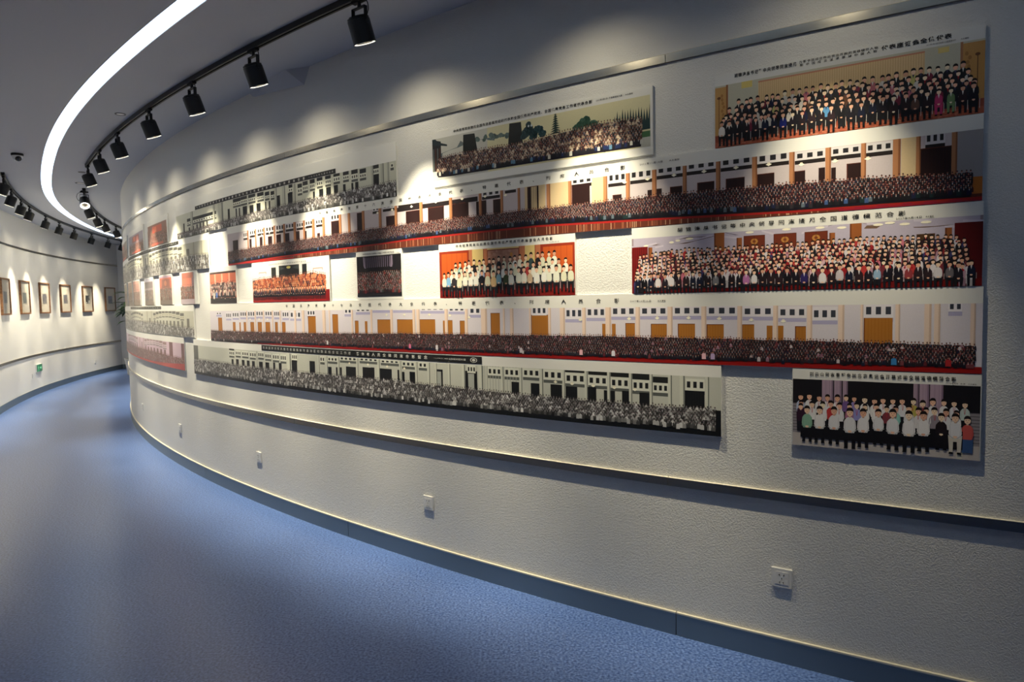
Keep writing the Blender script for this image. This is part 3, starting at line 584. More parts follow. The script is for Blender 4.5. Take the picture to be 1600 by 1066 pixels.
# --- top row B2 : outdoor photograph
def b_B2():
    u0, u1, (z0, z1) = 2.433, 3.812, rowz(0)
    o = board(u0, u1, 2.262, 2.575, 'outdoor group panorama with trees and grey stone gateway, top row beside the brown hall picture')
    p = Pic(u0, u1-.012, 2.30, 2.535)
    S_ = lambda f: u0+(u1-u0)*f
    p.rect(u0, 2.30, u1, 2.535, (216, 210, 170), 0); p.rect(S_(0), 2.30, S_(.3), 2.535, (196, 196, 188), 1)
    p.poly([(S_(0), 2.30), (S_(.05), 2.30), (S_(.05), 2.515), (S_(0), 2.535)], (40, 40, 42), 2)
    p.poly([(S_(0), 2.505), (S_(.085), 2.482), (S_(.085), 2.492), (S_(.03), 2.515), (S_(.02), 2.534), (S_(0), 2.538)], (40, 52, 56), 3)
    for k in range(4): p.rect(S_(.004+.012*k), 2.34, S_(.004+.012*k)+.007, 2.48, (84, 52, 40) if k % 2 else (112, 118, 116), 3)
    p.poly([(S_(.045), 2.38), (S_(.47), 2.38), (S_(.47), 2.475), (S_(.30), 2.482), (S_(.18), 2.478), (S_(.16), 2.497), (S_(.14), 2.465), (S_(.05), 2.448)], (106, 118, 120), 3)
    p.poly([(S_(.17), 2.38), (S_(.255), 2.38), (S_(.235), 2.521), (S_(.175), 2.526)], (26, 30, 28), 4)
    p.poly([(S_(.40), 2.38), (S_(.475), 2.38), (S_(.465), 2.529), (S_(.41), 2.533)], (22, 26, 26), 4)
    def foliage(ua, ub, zb, zt, c, n, l):
        for k in range(n):
            u = RNG.uniform(ua, ub); m_ = (ua+ub)/2; hgt = zb+(zt-zb)*(1-abs(u-m_)/(ub-ua)*1.2)*RNG.uniform(.4, 1)
            r_ = RNG.uniform(.008, .018); cc = np.clip(np.array(c)+RNG.normal(0, 12), 0, 255); p.disc(u, hgt, r_, r_*.8, cc, l, 7)
    foliage(S_(.47), S_(.53), 2.42, 2.515, (36, 62, 66), 60, 5); foliage(S_(.51), S_(.57), 2.42, 2.50, (40, 72, 78), 50, 5)
    foliage(S_(.20), S_(.40), 2.46, 2.50, (96, 116, 112), 40, 2)
    for k in range(9):
        w = .03*(1-k/9)+.006; zz = 2.435+k*.0115; p.poly([(S_(.62)-w, zz), (S_(.62)+w*.9, zz+.002), (S_(.62), zz+.014)], (34, 54, 50), 5)
    foliage(S_(.70), S_(.79), 2.42, 2.49, (62, 96, 80), 60, 5)
    for k in range(14): p.poly([(S_(.86+.01*k)-.012, 2.38), (S_(.86+.01*k)+.012, 2.38), (S_(.86+.01*k), 2.47+RNG.uniform(-.02, .02)+k*.002)], (34, 60, 62), 5)
    p.rect(S_(.96), 2.30, u1, 2.372, (70, 110, 70), 6); p.rect(S_(.955), 2.30, u1, 2.345, (190, 190, 180), 7); p.rect(S_(0), 2.30, S_(.05), 2.35, (190, 190, 186), 5)
    for du in (0, .018): p.disc(S_(.50)+du, 2.50, .006, .006, (200, 210, 210), 8)
    crowd(p, [(S_(.03), 2.425), (S_(.2), 2.432), (S_(.45), 2.425), (S_(.6), 2.435), (S_(.8), 2.452), (S_(.96), 2.44)], [(S_(0), 2.318), (S_(.1), 2.312), (S_(.97), 2.306)], .0155, 9,
          [(40, 34, 36), (54, 44, 44), (30, 28, 34), (90, 70, 62), (150, 132, 112), (196, 180, 156), (84, 50, 44), (60, 60, 76)], [.20, .15, .14, .14, .14, .13, .05, .05], layer=20, u0=S_(.03), u1=S_(.958),
          frontpal=[(26, 26, 34), (30, 30, 40), (26, 40, 80), (30, 30, 36), (40, 40, 46), (24, 24, 30), (200, 200, 190), (90, 130, 160)], head_front=2.3, hairc=(40, 26, 24))
    p.build(o)
    lettering(o, '中央领导同志接见全国先进基层党组织代表和全国优秀共产党员、全国优秀党务工作者代表合影', 2.60, 3.50, 2.5555, .017, M['ink'], .02)
    lettering(o, '2001年7月1日 于首都国际大厦', 3.52, 3.66, 2.556, .009, M['ink']); lettering(o, '大北摄制', 3.675, 3.715, 2.556, .008, M['ink'])
b_B2()
# --- top row, right: curtain and rows of guests
def b_A():
    u0, u1 = 4.102, 5.075; z0, z1 = 2.247, 2.560
    o = board(u0, u1, z0, z1, 'group photograph before a pleated cream curtain, right end of the top row')
    p = Pic(u0, u1, z0, 2.512); p.rect(u0, z0, u1, 2.512, (198, 196, 176), 0)
    p.rect(u0, z0, 4.155, 2.505, (196, 152, 92), 1); p.rect(4.150, z0, 4.158, 2.512, (150, 96, 58), 2)
    p.rect(5.005, z0, u1, 2.505, (196, 148, 84), 1); p.rect(5.0, z0, 5.008, 2.512, (170, 120, 84), 2)
    for u in (4.118, 5.052): p.rect(u, 2.32, u+.0025, 2.455, (92, 60, 36), 3); p.disc(u+.001, 2.46, .008, .006, (110, 70, 40), 4)
    for u in (4.135, 5.025):
        for k in range(9): p.disc(u+RNG.normal(0, .004), 2.34+k*.016, .006, .008, (170, 122, 66), 3, 7)
    p.rect(4.285, z0, 4.888, 2.500, (226, 196, 148), 2); p.rect(4.285, 2.497, 4.888, 2.503, (206, 140, 112), 3)
    for u in np.arange(4.289, 4.886, .0085): p.rect(u, z0, u+.0028, 2.497, (210, 176, 128), 3)
    p.rect(4.215, 2.485, 4.26, 2.512, (226, 206, 120), 3); p.rect(4.93, 2.485, 4.965, 2.505, (226, 206, 130), 3)
    p.rect(u0, z0, u1, 2.30, (150, 74, 52), 4)
    p.rect(u0, z0, u1, 2.272, (176, 92, 66), 5)
    for k in range(260):
        u = RNG.uniform(u0, u1-.02); z = RNG.uniform(z0, 2.268); p.rect(u, z, u+RNG.uniform(.006, .018), z+.0022, (200, 130, 104) if k % 2 else (140, 66, 48), 6)
    pal = np.array([(30, 30, 36), (36, 36, 42), (26, 26, 30), (34, 34, 40), (24, 30, 60), (210, 204, 196), (200, 196, 120), (120, 40, 60), (90, 150, 200), (190, 110, 120), (90, 60, 44)], float)
    pr = np.array([.25, .2, .17, .12, .05, .07, .02, .04, .02, .03, .03])
    def line(n, a, b, za, zm, zb, w, l, **k):
        x = np.linspace(a, b, n)+RNG.normal(0, w*.06, n); y = np.interp(x, [a, (a+b)/2, b], [za, zm, zb])+RNG.normal(0, w*.12, n)
        cl = pick(pal, n, pr); col = pick([(226, 222, 214), (170, 40, 44), (226, 222, 214), (60, 60, 90)], n)
        people(p, x, y, w, cl, l, detail=1, collar=col, longhair=.15, **k)
    line(31, 4.205, 5.01, 2.430, 2.432, 2.428, .030, 20); line(33, 4.165, 5.025, 2.402, 2.405, 2.402, .029, 22)
    line(34, 4.145, 5.035, 2.376, 2.382, 2.378, .029, 24); line(34, 4.135, 5.045, 2.354, 2.362, 2.358, .029, 26)
    x = np.linspace(4.128, 5.045, 26); n = 26; cl = pick(DARKSUIT, n); cl[0] = (226, 220, 214); cl[7] = (24, 34, 110); cl[22] = (190, 60, 110); cl[23] = (110, 140, 96); cl[20] = (96, 70, 60)
    for q in x: p.rect(q+.0155, 2.266, q+.0172, 2.30, (206, 200, 192), 30)
    lw = np.tile(np.array((22, 22, 26), float), (n, 1)); lw[22] = (190, 60, 110); lw[23] = (110, 140, 96)
    people(p, x, 2.345+RNG.normal(0, .0015, n), .030, cl, 31, detail=1, seated=True, collar=np.tile((228, 224, 220), (n, 1)), lower=lw)
    p.build(o)
    lettering(o, '胡锦涛总书记等中央领导同志接见', 4.184, 4.438, 2.543, .018, M['ink'], .02)
    lettering(o, '为新中国成立作出突出贡献的英雄模范人物', 4.445, 4.733, 2.5475, .011, M['ink'], .01)
    lettering(o, '新中国成立以来感动中国人物', 4.445, 4.733, 2.535, .011, M['ink'], .01, fill=.6)
    lettering(o, '代表座谈会全体代表', 4.742, 4.973, 2.541, .019, M['ink'], .025)
    lettering(o, '2009年9月14日于人民大会堂金色大厅', 4.892, 4.985, 2.5225, .006, M['ink']); lettering(o, '大北摄制', 5.0, 5.025, 2.5225, .006, M['ink'])
b_A()
# --- middle row: model citizens
def b_C3():
    u0, u1, (z0, z1) = 3.702, 5.080, rowz(2)
    o = board(u0, u1, z0, z1, 'wide group photograph of colourful guests under a lilac ceiling, right end of middle row')
    p = Pic(u0, u1, z0, 1.879); p.rect(u0, z0, u1, 1.879, (190, 182, 202), 0)
    wall = (196, 188, 200)
    # coffered ceiling
    p.poly([(u0, 1.879), (u0, 1.845), (3.90, 1.842), (4.12, 1.862), (4.12, 1.879)], (150, 136, 146), 1)
    p.poly([(u1, 1.879), (u1, 1.858), (4.97, 1.850), (4.72, 1.866), (4.68, 1.879)], (150, 136, 146), 1)
    p.poly([(3.80, 1.842), (3.97, 1.842), (4.10, 1.866), (3.98, 1.870)], (110, 88, 74), 2); p.poly([(4.70, 1.868), (4.98, 1.848), (4.9, 1.846), (4.69, 1.856)], (116, 92, 76), 2)
    for a, b, c_, d in ((3.82, 1.836, 4.09, 1.874), (3.76, 1.845, 3.98, 1.879), (4.70, 1.879, 5.0, 1.846), (4.86, 1.879, u1, 1.862), (4.12, 1.868, 4.22, 1.852), (4.30, 1.879, 4.36, 1.858), (4.46, 1.858, 4.56, 1.879)):
        p.poly([(a, b), (c_, d), (c_, d-.008), (a, b-.008)], (208, 200, 216), 3)
    p.poly([(4.14, 1.879), (4.19, 1.864), (4.5, 1.864), (4.58, 1.879)], (120, 110, 130), 1)
    for u, z in ((3.775, 1.842), (3.93, 1.857), (3.985, 1.862), (3.90, 1.851), (4.25, 1.872), (4.40, 1.874), (4.53, 1.872), (4.74, 1.868), (4.83, 1.864), (4.78, 1.872), (4.90, 1.866), (4.61, 1.866)):
        p.disc(u, z, .018 if z > 1.86 else .012, .005, (252, 246, 222), 5)
    p.rect(u0, z0, 3.783, 1.838, (122, 24, 22), 6); p.rect(4.992, z0, u1, 1.856, (92, 18, 18), 6)
    for u in list(np.arange(u0+.005, 3.78, .011))+list(np.arange(4.996, u1, .011)): p.rect(u, z0, u+.003, 1.837, (92, 16, 18), 7)
    for a, b, t_ in ((3.786, 3.806, 1.834), (4.097, 4.142, 1.879), (4.195, 4.218, 1.852), (4.565, 4.586, 1.848), (4.640, 4.682, 1.879), (4.962, 4.984, 1.84)):
        p.rect(a, z0, b, t_, (156, 92, 48), 6); p.rect(a, z0, a+.006, t_, (120, 66, 34), 7)
    p.rect(3.842, z0, 3.905, 1.812, (66, 44, 34), 6); p.rect(4.87, z0, 4.93, 1.822, (84, 58, 34), 6)
    for a, b in ((4.228, 4.311), (4.352, 4.437), (4.474, 4.556)):
        p.rect(a-.003, z0, b+.003, 1.858, (96, 48, 34), 6); p.rect(a, z0, b, 1.855, (112, 50, 32), 7); m_ = (a+b)/2
        p.rect(m_-.001, z0, m_+.001, 1.855, (70, 30, 22), 8)
        p.disc(m_, 1.832, .016, .013, (186, 130, 66), 8, 8); p.disc(m_, 1.832, .007, .006, (124, 62, 34), 9, 8)
    p.rect(u0, z0, u1, 1.650, (112, 16, 14), 12)
    pal = [(30, 28, 36), (228, 222, 228), (150, 36, 44), (120, 50, 60), (190, 150, 170), (60, 60, 110), (210, 120, 140), (60, 40, 44), (226, 190, 200), (190, 60, 60)]
    pr = np.array([.36, .21, .06, .08, .05, .05, .03, .11, .04, .01])
    prof = [(3.72, 1.785), (3.78, 1.80), (3.92, 1.815), (4.1, 1.815), (4.3, 1.812), (4.7, 1.82), (5.0, 1.812), (5.05, 1.78)]
    p.strip([(3.735, 1.77), (3.9, 1.795), (4.98, 1.80), (5.04, 1.76)], z0+.03, (54, 30, 38), 14)
    for r in range(7):
        a_, b_ = 3.745-.004*r, 5.02+.004*r; n = int((b_-a_)/(.0195+.0006*r)); x = np.linspace(a_, b_, n)+RNG.normal(0, .0015, n); w = .0215+.0006*r
        y = np.interp(x, *zip(*prof))-.004-r*.0160+RNG.normal(0, .0018, n); cl = pick(pal, n, pr)
        col = pick([(226, 222, 226), (170, 30, 40), (200, 60, 60)], n)
        people(p, x, y, w, cl, 18+2*r, detail=1, collar=col, longhair=.25, lower=cl*.8)
        k = RNG.random(n) < .4
        p.polys(tmpl([(.0, -.95), (.16, -.8), (.1, -.62), (-.08, -.62), (-.12, -.82)], x[k], y[k], np.full(k.sum(), w)), (176, 24, 34), 19+2*r)
    n = 40; x = np.linspace(3.732, 5.045, n); cl = pick(DARKSUIT, n); 
    for i, c in {5: (226, 220, 224), 3: (226, 222, 226), 16: (226, 222, 226), 22: (50, 40, 100), 24: (228, 224, 228), 26: (206, 196, 204), 33: (150, 60, 66), 11: (130, 130, 134), 15: (190, 120, 180), 37: (110, 104, 110), 36: (226, 220, 224), 30: (150, 180, 210)}.items(): cl[i] = c
    for q in x: p.rect(q+.0165, 1.648, q+.018, 1.67, (196, 180, 180), 33)
    people(p, x, 1.703+RNG.normal(0, .0015, n), .031*.98+0*x, cl, 34, detail=1, seated=True, collar=np.tile((226, 222, 226), (n, 1)))
    p.build(o)
    lettering(o, '胡锦涛总书记等中央领导同志接见全国道德模范合影', 3.92, 4.84, 1.9045, .020, M['ink'], .015, fill=.62)
    lettering(o, '2007年9月18日', 4.80, 4.888, 1.886, .0105, M['ink'], .01); lettering(o, '大北摄制', 4.898, 4.925, 1.886, .008, M['ink'])
b_C3()
def b_C2():
    u0, u1, (z0, z1) = 2.463, 3.393, rowz(2)
    o = board(u0, u1, z0, z1, 'group photograph of seated people in white shirts before orange doors, middle row')
    p = Pic(u0+.004, u1-.003, z0, 1.886); p.rect(u0, z0, u1, 1.886, (222, 196, 130), 0)
    for a, b in ((2.467, 2.695), (3.182, 3.39)):
        p.rect(a, z0, b, 1.886, (150, 52, 30), 1); p.rect(a+.018, z0, b-.012, 1.872, (198, 90, 38), 2)
        for k in range(1, 5): u = a+.018+(b-a-.03)*k/5; p.rect(u, z0, u+.003, 1.872, (176, 70, 26), 3)
    for a, b in ((2.693, 2.72), (2.80, 2.83), (3.045, 3.085), (3.148, 3.184)): p.rect(a, z0, b, 1.886, (190, 118, 82), 3); p.rect(a, z0, a+.005, 1.886, (150, 80, 56), 4)
    p.rect(2.825, z0, 3.05, 1.878, (120, 58, 42), 3); p.rect(2.834, z0, 3.042, 1.872, (168, 122, 104), 4)
    for k in range(60): u = RNG.uniform(2.84, 3.03); z = RNG.uniform(1.80, 1.868); p.disc(u, z, .010, .007, np.array((168, 122, 104))+RNG.normal(0, 14), 5, 7)
    p.disc(2.995, 1.845, .01, .012, (200, 140, 70), 6)
    p.rect(u0, z0, u1, 1.662, (126, 26, 20), 7); p.rect(u0, 1.655, u1, 1.70, (96, 24, 20), 6)
    white = [(236, 234, 220), (228, 230, 214), (236, 236, 228), (222, 222, 196)]
    def line(n, a, b, za, zb, w, l, odd={}, seated=False):
        x = np.linspace(a, b, n)+RNG.normal(0, w*.05, n); y = np.linspace(za, zb, n)+RNG.normal(0, w*.05, n); cl = pick(white, n); lw = np.tile(np.array((30, 30, 36), float), (n, 1))
        for i, c in odd.items(): cl[i] = c
        people(p, x, y, w, cl, l, detail=1 if w < .035 else 2, seated=seated, lower=lw, longhair=.12)
    line(20, 2.592, 3.27, 1.806, 1.836, .036, 20, {1: (150, 200, 200), 4: (36, 34, 38), 7: (40, 38, 42), 9: (34, 36, 40), 15: (60, 80, 84), 16: (36, 36, 40)})
    line(21, 2.560, 3.335, 1.775, 1.794, .037, 24, {6: (170, 180, 210), 7: (206, 120, 90), 9: (50, 50, 60), 13: (70, 40, 50), 14: (180, 60, 60)})
    x0 = np.linspace(2.500, 3.365, 22)
    for q in x0: p.rect(q+.020, 1.656, q+.0225, 1.70, (196, 188, 186), 29)
    line(22, 2.500, 3.365, 1.748, 1.760, .0395, 30, {1: (130, 180, 220), 2: (50, 46, 50), 7: (30, 30, 36), 9: (224, 190, 140), 10: (130, 170, 190), 11: (60, 76, 50), 15: (206, 180, 150)}, True)
    p.build(o)
    lettering(o, '中央领导同志与出席全国优秀共产党员代表座谈会人员合影', 2.595, 3.265, 1.912, .0165, M['ink'], .015, fill=.72)
    lettering(o, '2006年6月30日', 3.24, 3.30, 1.8945, .006, M['ink'])
b_C2()
def b_C1b():
    u0, u1, (z0, z1) = 1.700, 2.147, rowz(2)
    o = board(u0, u1, z0, z1, 'dark photograph of a packed stage under a lilac screen, middle row')
    p = Pic(u0+.006, u1-.008, 1.640, 1.899); p.rect(u0, z0, u1, 1.899, (26, 24, 28), 0)
    p.poly([(1.785, 1.822), (2.055, 1.822), (2.062, 1.84), (2.060, 1.893), (1.772, 1.893), (1.775, 1.84)], (128, 116, 136), 1)
    for u in np.arange(1.79, 2.05, .02): p.rect(u, 1.825, u+.007, 1.89, (116, 104, 126), 2)
    crowd(p, [(1.71, 1.795), (2.13, 1.80)], [(1.70, 1.652), (2.14, 1.652)], .0175, 9, [(46, 28, 32), (70, 32, 36), (30, 26, 32), (120, 50, 50), (90, 80, 86), (50, 60, 56)], None, layer=6, head_front=2.4, hairc=(30, 20, 22), u1=2.135)
    p.rect(u0, 1.640, u1, 1.655, (24, 26, 34), 16)
    p.build(o)
    lettering(o, '中央领导同志会见全国精神文明建设工作表彰大会代表合影', 1.77, 2.08, 1.9125, .010, M['ink'], .01); lettering(o, '2008年5月 大北摄制', 2.03, 2.13, 1.9045, .006, M['ink'])
b_C1b()
def b_C1():
    u0, u1, (z0, z1) = .303, 1.400, rowz(2)
    o = board(u0, u1, z0, z1, 'group photograph with orange toned crowd under a small dark stage opening, middle row')
    p = Pic(u0+.005, u1-.006, z0, 1.893); p.rect(u0, z0, u1, 1.893, (226, 224, 220), 0)
    p.rect(.735, 1.8, 1.02, 1.888, (30, 34, 36), 1); p.rect(.62, 1.8, .69, 1.88, (36, 40, 40), 1); p.rect(1.06, 1.8, 1.12, 1.886, (34, 38, 40), 1)
    p.disc(.875, 1.872, .03, .009, (206, 196, 110), 2); p.poly([(.735, 1.888), (.82, 1.868), (.735, 1.85)], (60, 66, 66), 2); p.poly([(1.02, 1.888), (.93, 1.868), (1.02, 1.85)], (60, 66, 66), 2)
    for a in (.42, 1.2): p.rect(a, 1.835, a+.12, 1.852, (196, 150, 140), 1); p.rect(a+.008, 1.80, a+.112, 1.845, (222, 220, 218), 2)
    p.rect(u0, z0, u1, 1.70, (130, 24, 26), 3)
    crowd(p, [(.33, 1.80), (.5, 1.808), (.9, 1.815), (1.2, 1.83), (1.36, 1.805)], [(.3, 1.66), (1.37, 1.66)], .021, 7, [(196, 112, 70), (206, 128, 84), (170, 84, 56), (150, 70, 54), (214, 150, 110), (90, 60, 60)], None, layer=6, u1=1.345, head_front=3.0, hairc=(110, 50, 36), collar=False)
    x = np.linspace(.33, 1.33, 34); cl = pick([(26, 26, 34), (30, 36, 60), (34, 30, 40)], 34)
    people(p, x, 1.72+0*x, .027, cl, 15, detail=1, seated=True, collar=np.tile((220, 216, 214), (34, 1)))
    p.rect(u0, z0, u1, 1.634, (150, 26, 28), 18); p.rect(1.355, z0, u1, 1.69, (130, 24, 26), 18)
    p.build(o)
    lettering(o, '中央领导同志会见全国抗震救灾总结表彰大会代表', .58, 1.12, 1.9035, .012, M['ink'], .0); lettering(o, '2008年10月8日', 1.05, 1.18, 1.8935, .007, M['ink'])
b_C1()
def b_C0():
    u0, u1, (z0, z1) = -.548, .012, rowz(2)
    o = board(u0, u1, z0, z1, 'small group photograph with orange wall and blue dressed figure at left, middle row')
    p = Pic(u0+.003, u1-.006, z0, 1.889); p.rect(u0, z0, u1, 1.889, (214, 112, 84), 0)
    p.rect(u0, 1.872, u1, 1.889, (70, 52, 50), 1)
    for u in (-.44, -.29, -.14): p.rect(u, z0, u+.03, 1.872, (232, 176, 150), 2)
    for u in (-.40, -.26, -.10): p.rect(u, 1.76, u+.05, 1.80, (120, 60, 50), 2)
    crowd(p, [(-.53, 1.80), (0, 1.805)], [(-.55, 1.67), (.01, 1.67)], .026, 5, [(60, 50, 56), (210, 190, 180), (130, 80, 76), (40, 40, 48), (180, 150, 140)], None, layer=4, head_front=2.4)
    p.rect(u0, z0, u1, 1.668, (40, 36, 40), 12)
    people(p, np.array([-.40, -.46, -.30, -.22, -.12, -.04]), np.full(6, 1.73), .042, np.array([(60, 110, 190), (220, 214, 210), (40, 40, 46), (44, 40, 48), (40, 40, 46), (38, 38, 44)], float), 14, detail=1, seated=True)
    p.rect(u0, z0, u1, 1.628, (62, 54, 54), 17)
    p.build(o)
b_C0()
def b_E():
    u0, u1, (z0, z1) = 4.427, 5.086, rowz(4); z0 = .968; z1 = 1.2925
    o = board(u0, u1, z0, z1, 'small group photograph of people in white shirts on pale steps, lowest board at right')
    p = Pic(u0+.002, u1-.003, z0, 1.248); p.rect(u0, z0, u1, 1.248, (26, 24, 28), 0)
    for a, b in ((4.542, 4.584), (4.588, 4.616), (4.62, 4.638), (4.868, 4.885), (4.888, 4.92), (4.923, 4.966)):
        p.rect(a, z0, b, 1.248, (176, 152, 172), 2); p.rect(b-.006, z0, b, 1.248, (132, 110, 132), 3)
        for k in (1, 2): p.rect(a+(b-a)*k/3, z0, a+(b-a)*k/3+.0015, 1.248, (150, 128, 150), 3)
    for k in range(10):
        z = 1.022+k*.0125
        for a, b in ((u0, 4.5), (5.02, u1)): p.rect(a, z, b, z+.0095, (150, 144, 148), 4); p.rect(a, z+.0095, b, z+.0125, (96, 90, 98), 5)
    p.rect(u0, z0, u1, 1.022, (196, 188, 184), 6); p.rect(5.01, z0, 5.03, 1.0, (210, 204, 186), 7)
    white = [(236, 234, 236), (228, 228, 232), (240, 238, 238)]
    def line(xs, z, w, l, odd, seated=False, shins={}):
        x = np.array(xs); n = len(x); cl = pick(white, n); lw = np.tile(np.array((22, 22, 26), float), (n, 1))
        for i, c in odd.items(): cl[i] = c
        for i, c in shins.items(): lw[i] = c
        y = z+RNG.normal(0, .002, n)
        people(p, x, y, w, cl, l, detail=2, seated=seated, lower=lw, longhair=0.1)
        k = RNG.random(n) < (.2 if seated else .75)
        for a in (-1, 1): p.polys(tmpl([(a*.09-.018, -.36), (a*.09+.018, -.36), (.018, -1.0), (-.018, -1.0)][::1], x[k], y[k], np.full(k.sum(), w)), (190, 50, 64), l+.7)
    line(np.linspace(4.462, 5.035, 18), 1.176, .036, 20, {0: (190, 200, 226), 5: (120, 90, 150), 6: (150, 140, 200), 12: (190, 180, 90), 13: (70, 60, 66), 17: (200, 216, 210)})
    line([4.463, 4.505, 4.543, 4.575, 4.607, 4.645, 4.672, 4.70, 4.74, 4.778, 4.81, 4.855, 4.885, 4.912, 4.94, 4.975, 5.01], 1.146, .037, 24, {0: (60, 34, 56), 3: (200, 60, 60), 5: (190, 120, 150), 6: (150, 150, 210), 9: (130, 60, 70), 10: (150, 210, 200), 12: (226, 222, 224), 14: (150, 140, 150)})
    people(p, np.array([5.048]), np.array([1.118]), .040, np.array([(206, 92, 86)], float), 28, detail=2, lower=np.array([(60, 90, 140)], float))
    people(p, np.array([4.462]), np.array([1.136]), .036, np.array([(56, 30, 50)], float), 28, detail=1)
    x = np.linspace(4.482, 5.012, 11)
    p.rect(4.46, 1.004, 5.03, 1.075, (24, 22, 26), 30)
    line(x, 1.122, .0455, 32, {0: (140, 186, 160), 9: (36, 28, 32), 8: (236, 234, 236)}, True, {9: (26, 24, 28), 10: (214, 208, 196)})
    p.build(o)
    lettering(o, '刘云山同志看望参加北京奥运会开幕式的全国道德模范合影', 4.492, 5.008, 1.2705, .0175, M['ink'], .02, fill=.75)
    lettering(o, '2008年8月 北京', 4.972, 5.036, 1.2545, .0065, M['ink'], .01); lettering(o, '大北摄制', 5.043, 5.07, 1.2545, .005, M['ink'])
b_E()
# --- the far part of the wall
GREYHALL = dict(wall=(186, 186, 172), dark=(70, 70, 66), soffit=(110, 110, 102), door=(96, 94, 86), doorframe=(80, 80, 74), doorline=(104, 102, 96), panel=(206, 204, 184), window=(110, 108, 98), col=(180, 178, 160), colshade=(140, 138, 126))
def arcbays(a, b, n, zc, amp, hh, doors_z):
    bs = []; ds = []; w = (b-a)/n
    for k in range(n):
        f = (k+.5)/n; z = zc+amp*(1-(2*f-1)**2); bs.append((a+k*w+w*.06, a+(k+1)*w-w*.06, z-hh/2, z+hh/2, 3)); ds.append((a+k*w+w*.3, a+k*w+w*.75, doors_z))
    return bs, ds
def b_far():
    # second row, left: black and white
    u0, u1, (z0, z1) = -6.6, -.53, rowz(1)
    o = board(u0, u1, z0, 2.238, 'long faded black and white panorama curving out of sight, second row at the far left')
    p = Pic(u0, u1-.02, z0, 2.184); b1, d1 = arcbays(-2.55, -1.25, 9, 2.115, .03, .028, 2.09); b2, d2 = arcbays(-4.4, -3.0, 8, 2.115, .03, .028, 2.09); b3, d3 = arcbays(-6.2, -4.8, 8, 2.115, .03, .028, 2.09)
    hall(p, dict(boards=b1+b2+b3, doors=d1+d2+d3+[(-2.78, -2.72, 2.14), (-2.66, -2.60, 2.14), (-1.12, -1.04, 2.13)], cols=[(-2.95, -2.88), (-.75, -.70), (-.95, -.9), (-4.7, -4.6)], lamps=[]), GREYHALL)
    p.rect(-2.73, 2.07, -2.65, 2.16, (236, 234, 216), 9)
    crowd(p, [(u0, 2.075), (-2.6, 2.07), (-1.0, 2.075), (u1, 2.06)], [(u0, z0), (u1, z0)], .022, 6, None, grey=True, layer=20, head_front=.6, hairc=(110, 108, 98), lower=(110, 108, 98))
    p.build(o); bar(o, -4.2, -1.35, 2.195, 2.229)
    lettering(o, '毛主席等领导同志接见全国工业学大庆会议代表合影', -2.9, -1.4, 2.212, .02, M['ink_light'], 0.0, fill=.6)
    # fourth row, left
    u0, u1, (z0, z1) = -6.6, -.99, rowz(3)
    o = board(u0, u1, 1.304, 1.612, 'faded black and white panorama of a hall, fourth row at the far left')
    p = Pic(u0, u1-.01, 1.31, 1.555); b1, d1 = arcbays(-2.5, -1.28, 9, 1.485, .035, .026, 1.455); b2, d2 = arcbays(-4.2, -3.1, 7, 1.475, .03, .024, 1.44); b3, d3 = arcbays(-5.8, -4.6, 7, 1.475, .03, .024, 1.44)
    hall(p, dict(boards=b1+b2+b3, doors=d1+d2+d3+[(-2.72, -2.64, 1.475), (-1.2, -1.13, 1.48)], cols=[(-2.9, -2.8), (-2.62, -2.56), (-4.4, -4.3)], lamps=[]), GREYHALL)
    crowd(p, [(u0, 1.445), (-2.6, 1.44), (u1, 1.40)], [(u0, 1.31), (u1, 1.31)], .022, 6, None, grey=True, layer=20, head_front=.8, hairc=(100, 98, 90), lower=(90, 88, 82))
    p.build(o); bar(o, -4.2, -2.1, 1.576, 1.606)
    lettering(o, '全国先进生产者代表会议全体代表合影', -4.1, -2.2, 1.591, .018, M['ink_light'], 0.0, fill=.6)
    # fifth row, left
    u0, u1, (z0, z1) = -6.6, -1.325, rowz(4)
    o = board(u0, u1, .978, 1.299, 'mauve toned group panorama with a red carpet, lowest row at the far left')
    p = Pic(u0, u1, .98, 1.241); b1, d1 = arcbays(-3.1, -1.95, 7, 1.18, .03, .03, 1.15); b2, d2 = arcbays(-4.9, -3.6, 7, 1.18, .03, .03, 1.15)
    hall(p, dict(boards=b1+b2, doors=d1+d2+[(-1.85, -1.72, 1.241), (-1.42, -1.33, 1.241), (-3.3, -3.25, 1.19)], cols=[(-3.2, -3.12), (-3.5, -3.4)], lamps=[]),
         dict(wall=(206, 178, 196), dark=(150, 116, 120), soffit=(150, 128, 140), door=(116, 74, 80), doorframe=(120, 80, 84), doorline=(110, 70, 76), panel=(216, 196, 206), window=(130, 104, 112), col=(190, 160, 168), colshade=(160, 128, 138)))
    crowd(p, [(u0, 1.13), (-2.6, 1.12), (u1, 1.10)], [(u0, 1.01), (u1, 1.01)], .021, 6, [(110, 70, 76), (90, 60, 66), (130, 96, 100), (150, 120, 124), (120, 50, 56)], None, layer=20, head_front=1.0, hairc=(90, 56, 60))
    p.strip([(u0, 1.0), (-2.6, 1.002), (-1.9, 1.02), (u1, 1.045)], .98, (176, 44, 38), 40)
    p.build(o)
    # middle row, far left: small upright ones
    kinds = [(-1.36, -.86, (226, 122, 96), 'upright group photograph with salmon wall, first small board left of the orange wall one'),
             (-2.13, -1.63, (196, 96, 70), 'small upright group photograph with rust red curtain, middle row'),
             (-2.91, -2.41, (172, 160, 170), 'small upright group photograph with grey lilac wall, middle row'),
             (-3.82, -3.22, (196, 140, 130), 'small group photograph with dusty pink wall, middle row'),
             (-4.42, -3.90, (150, 120, 104), 'brown toned narrow photograph near the bend, middle row'),
             (-5.35, -4.62, (150, 140, 120), 'last visible photograph on the bend of the wall, middle row')]
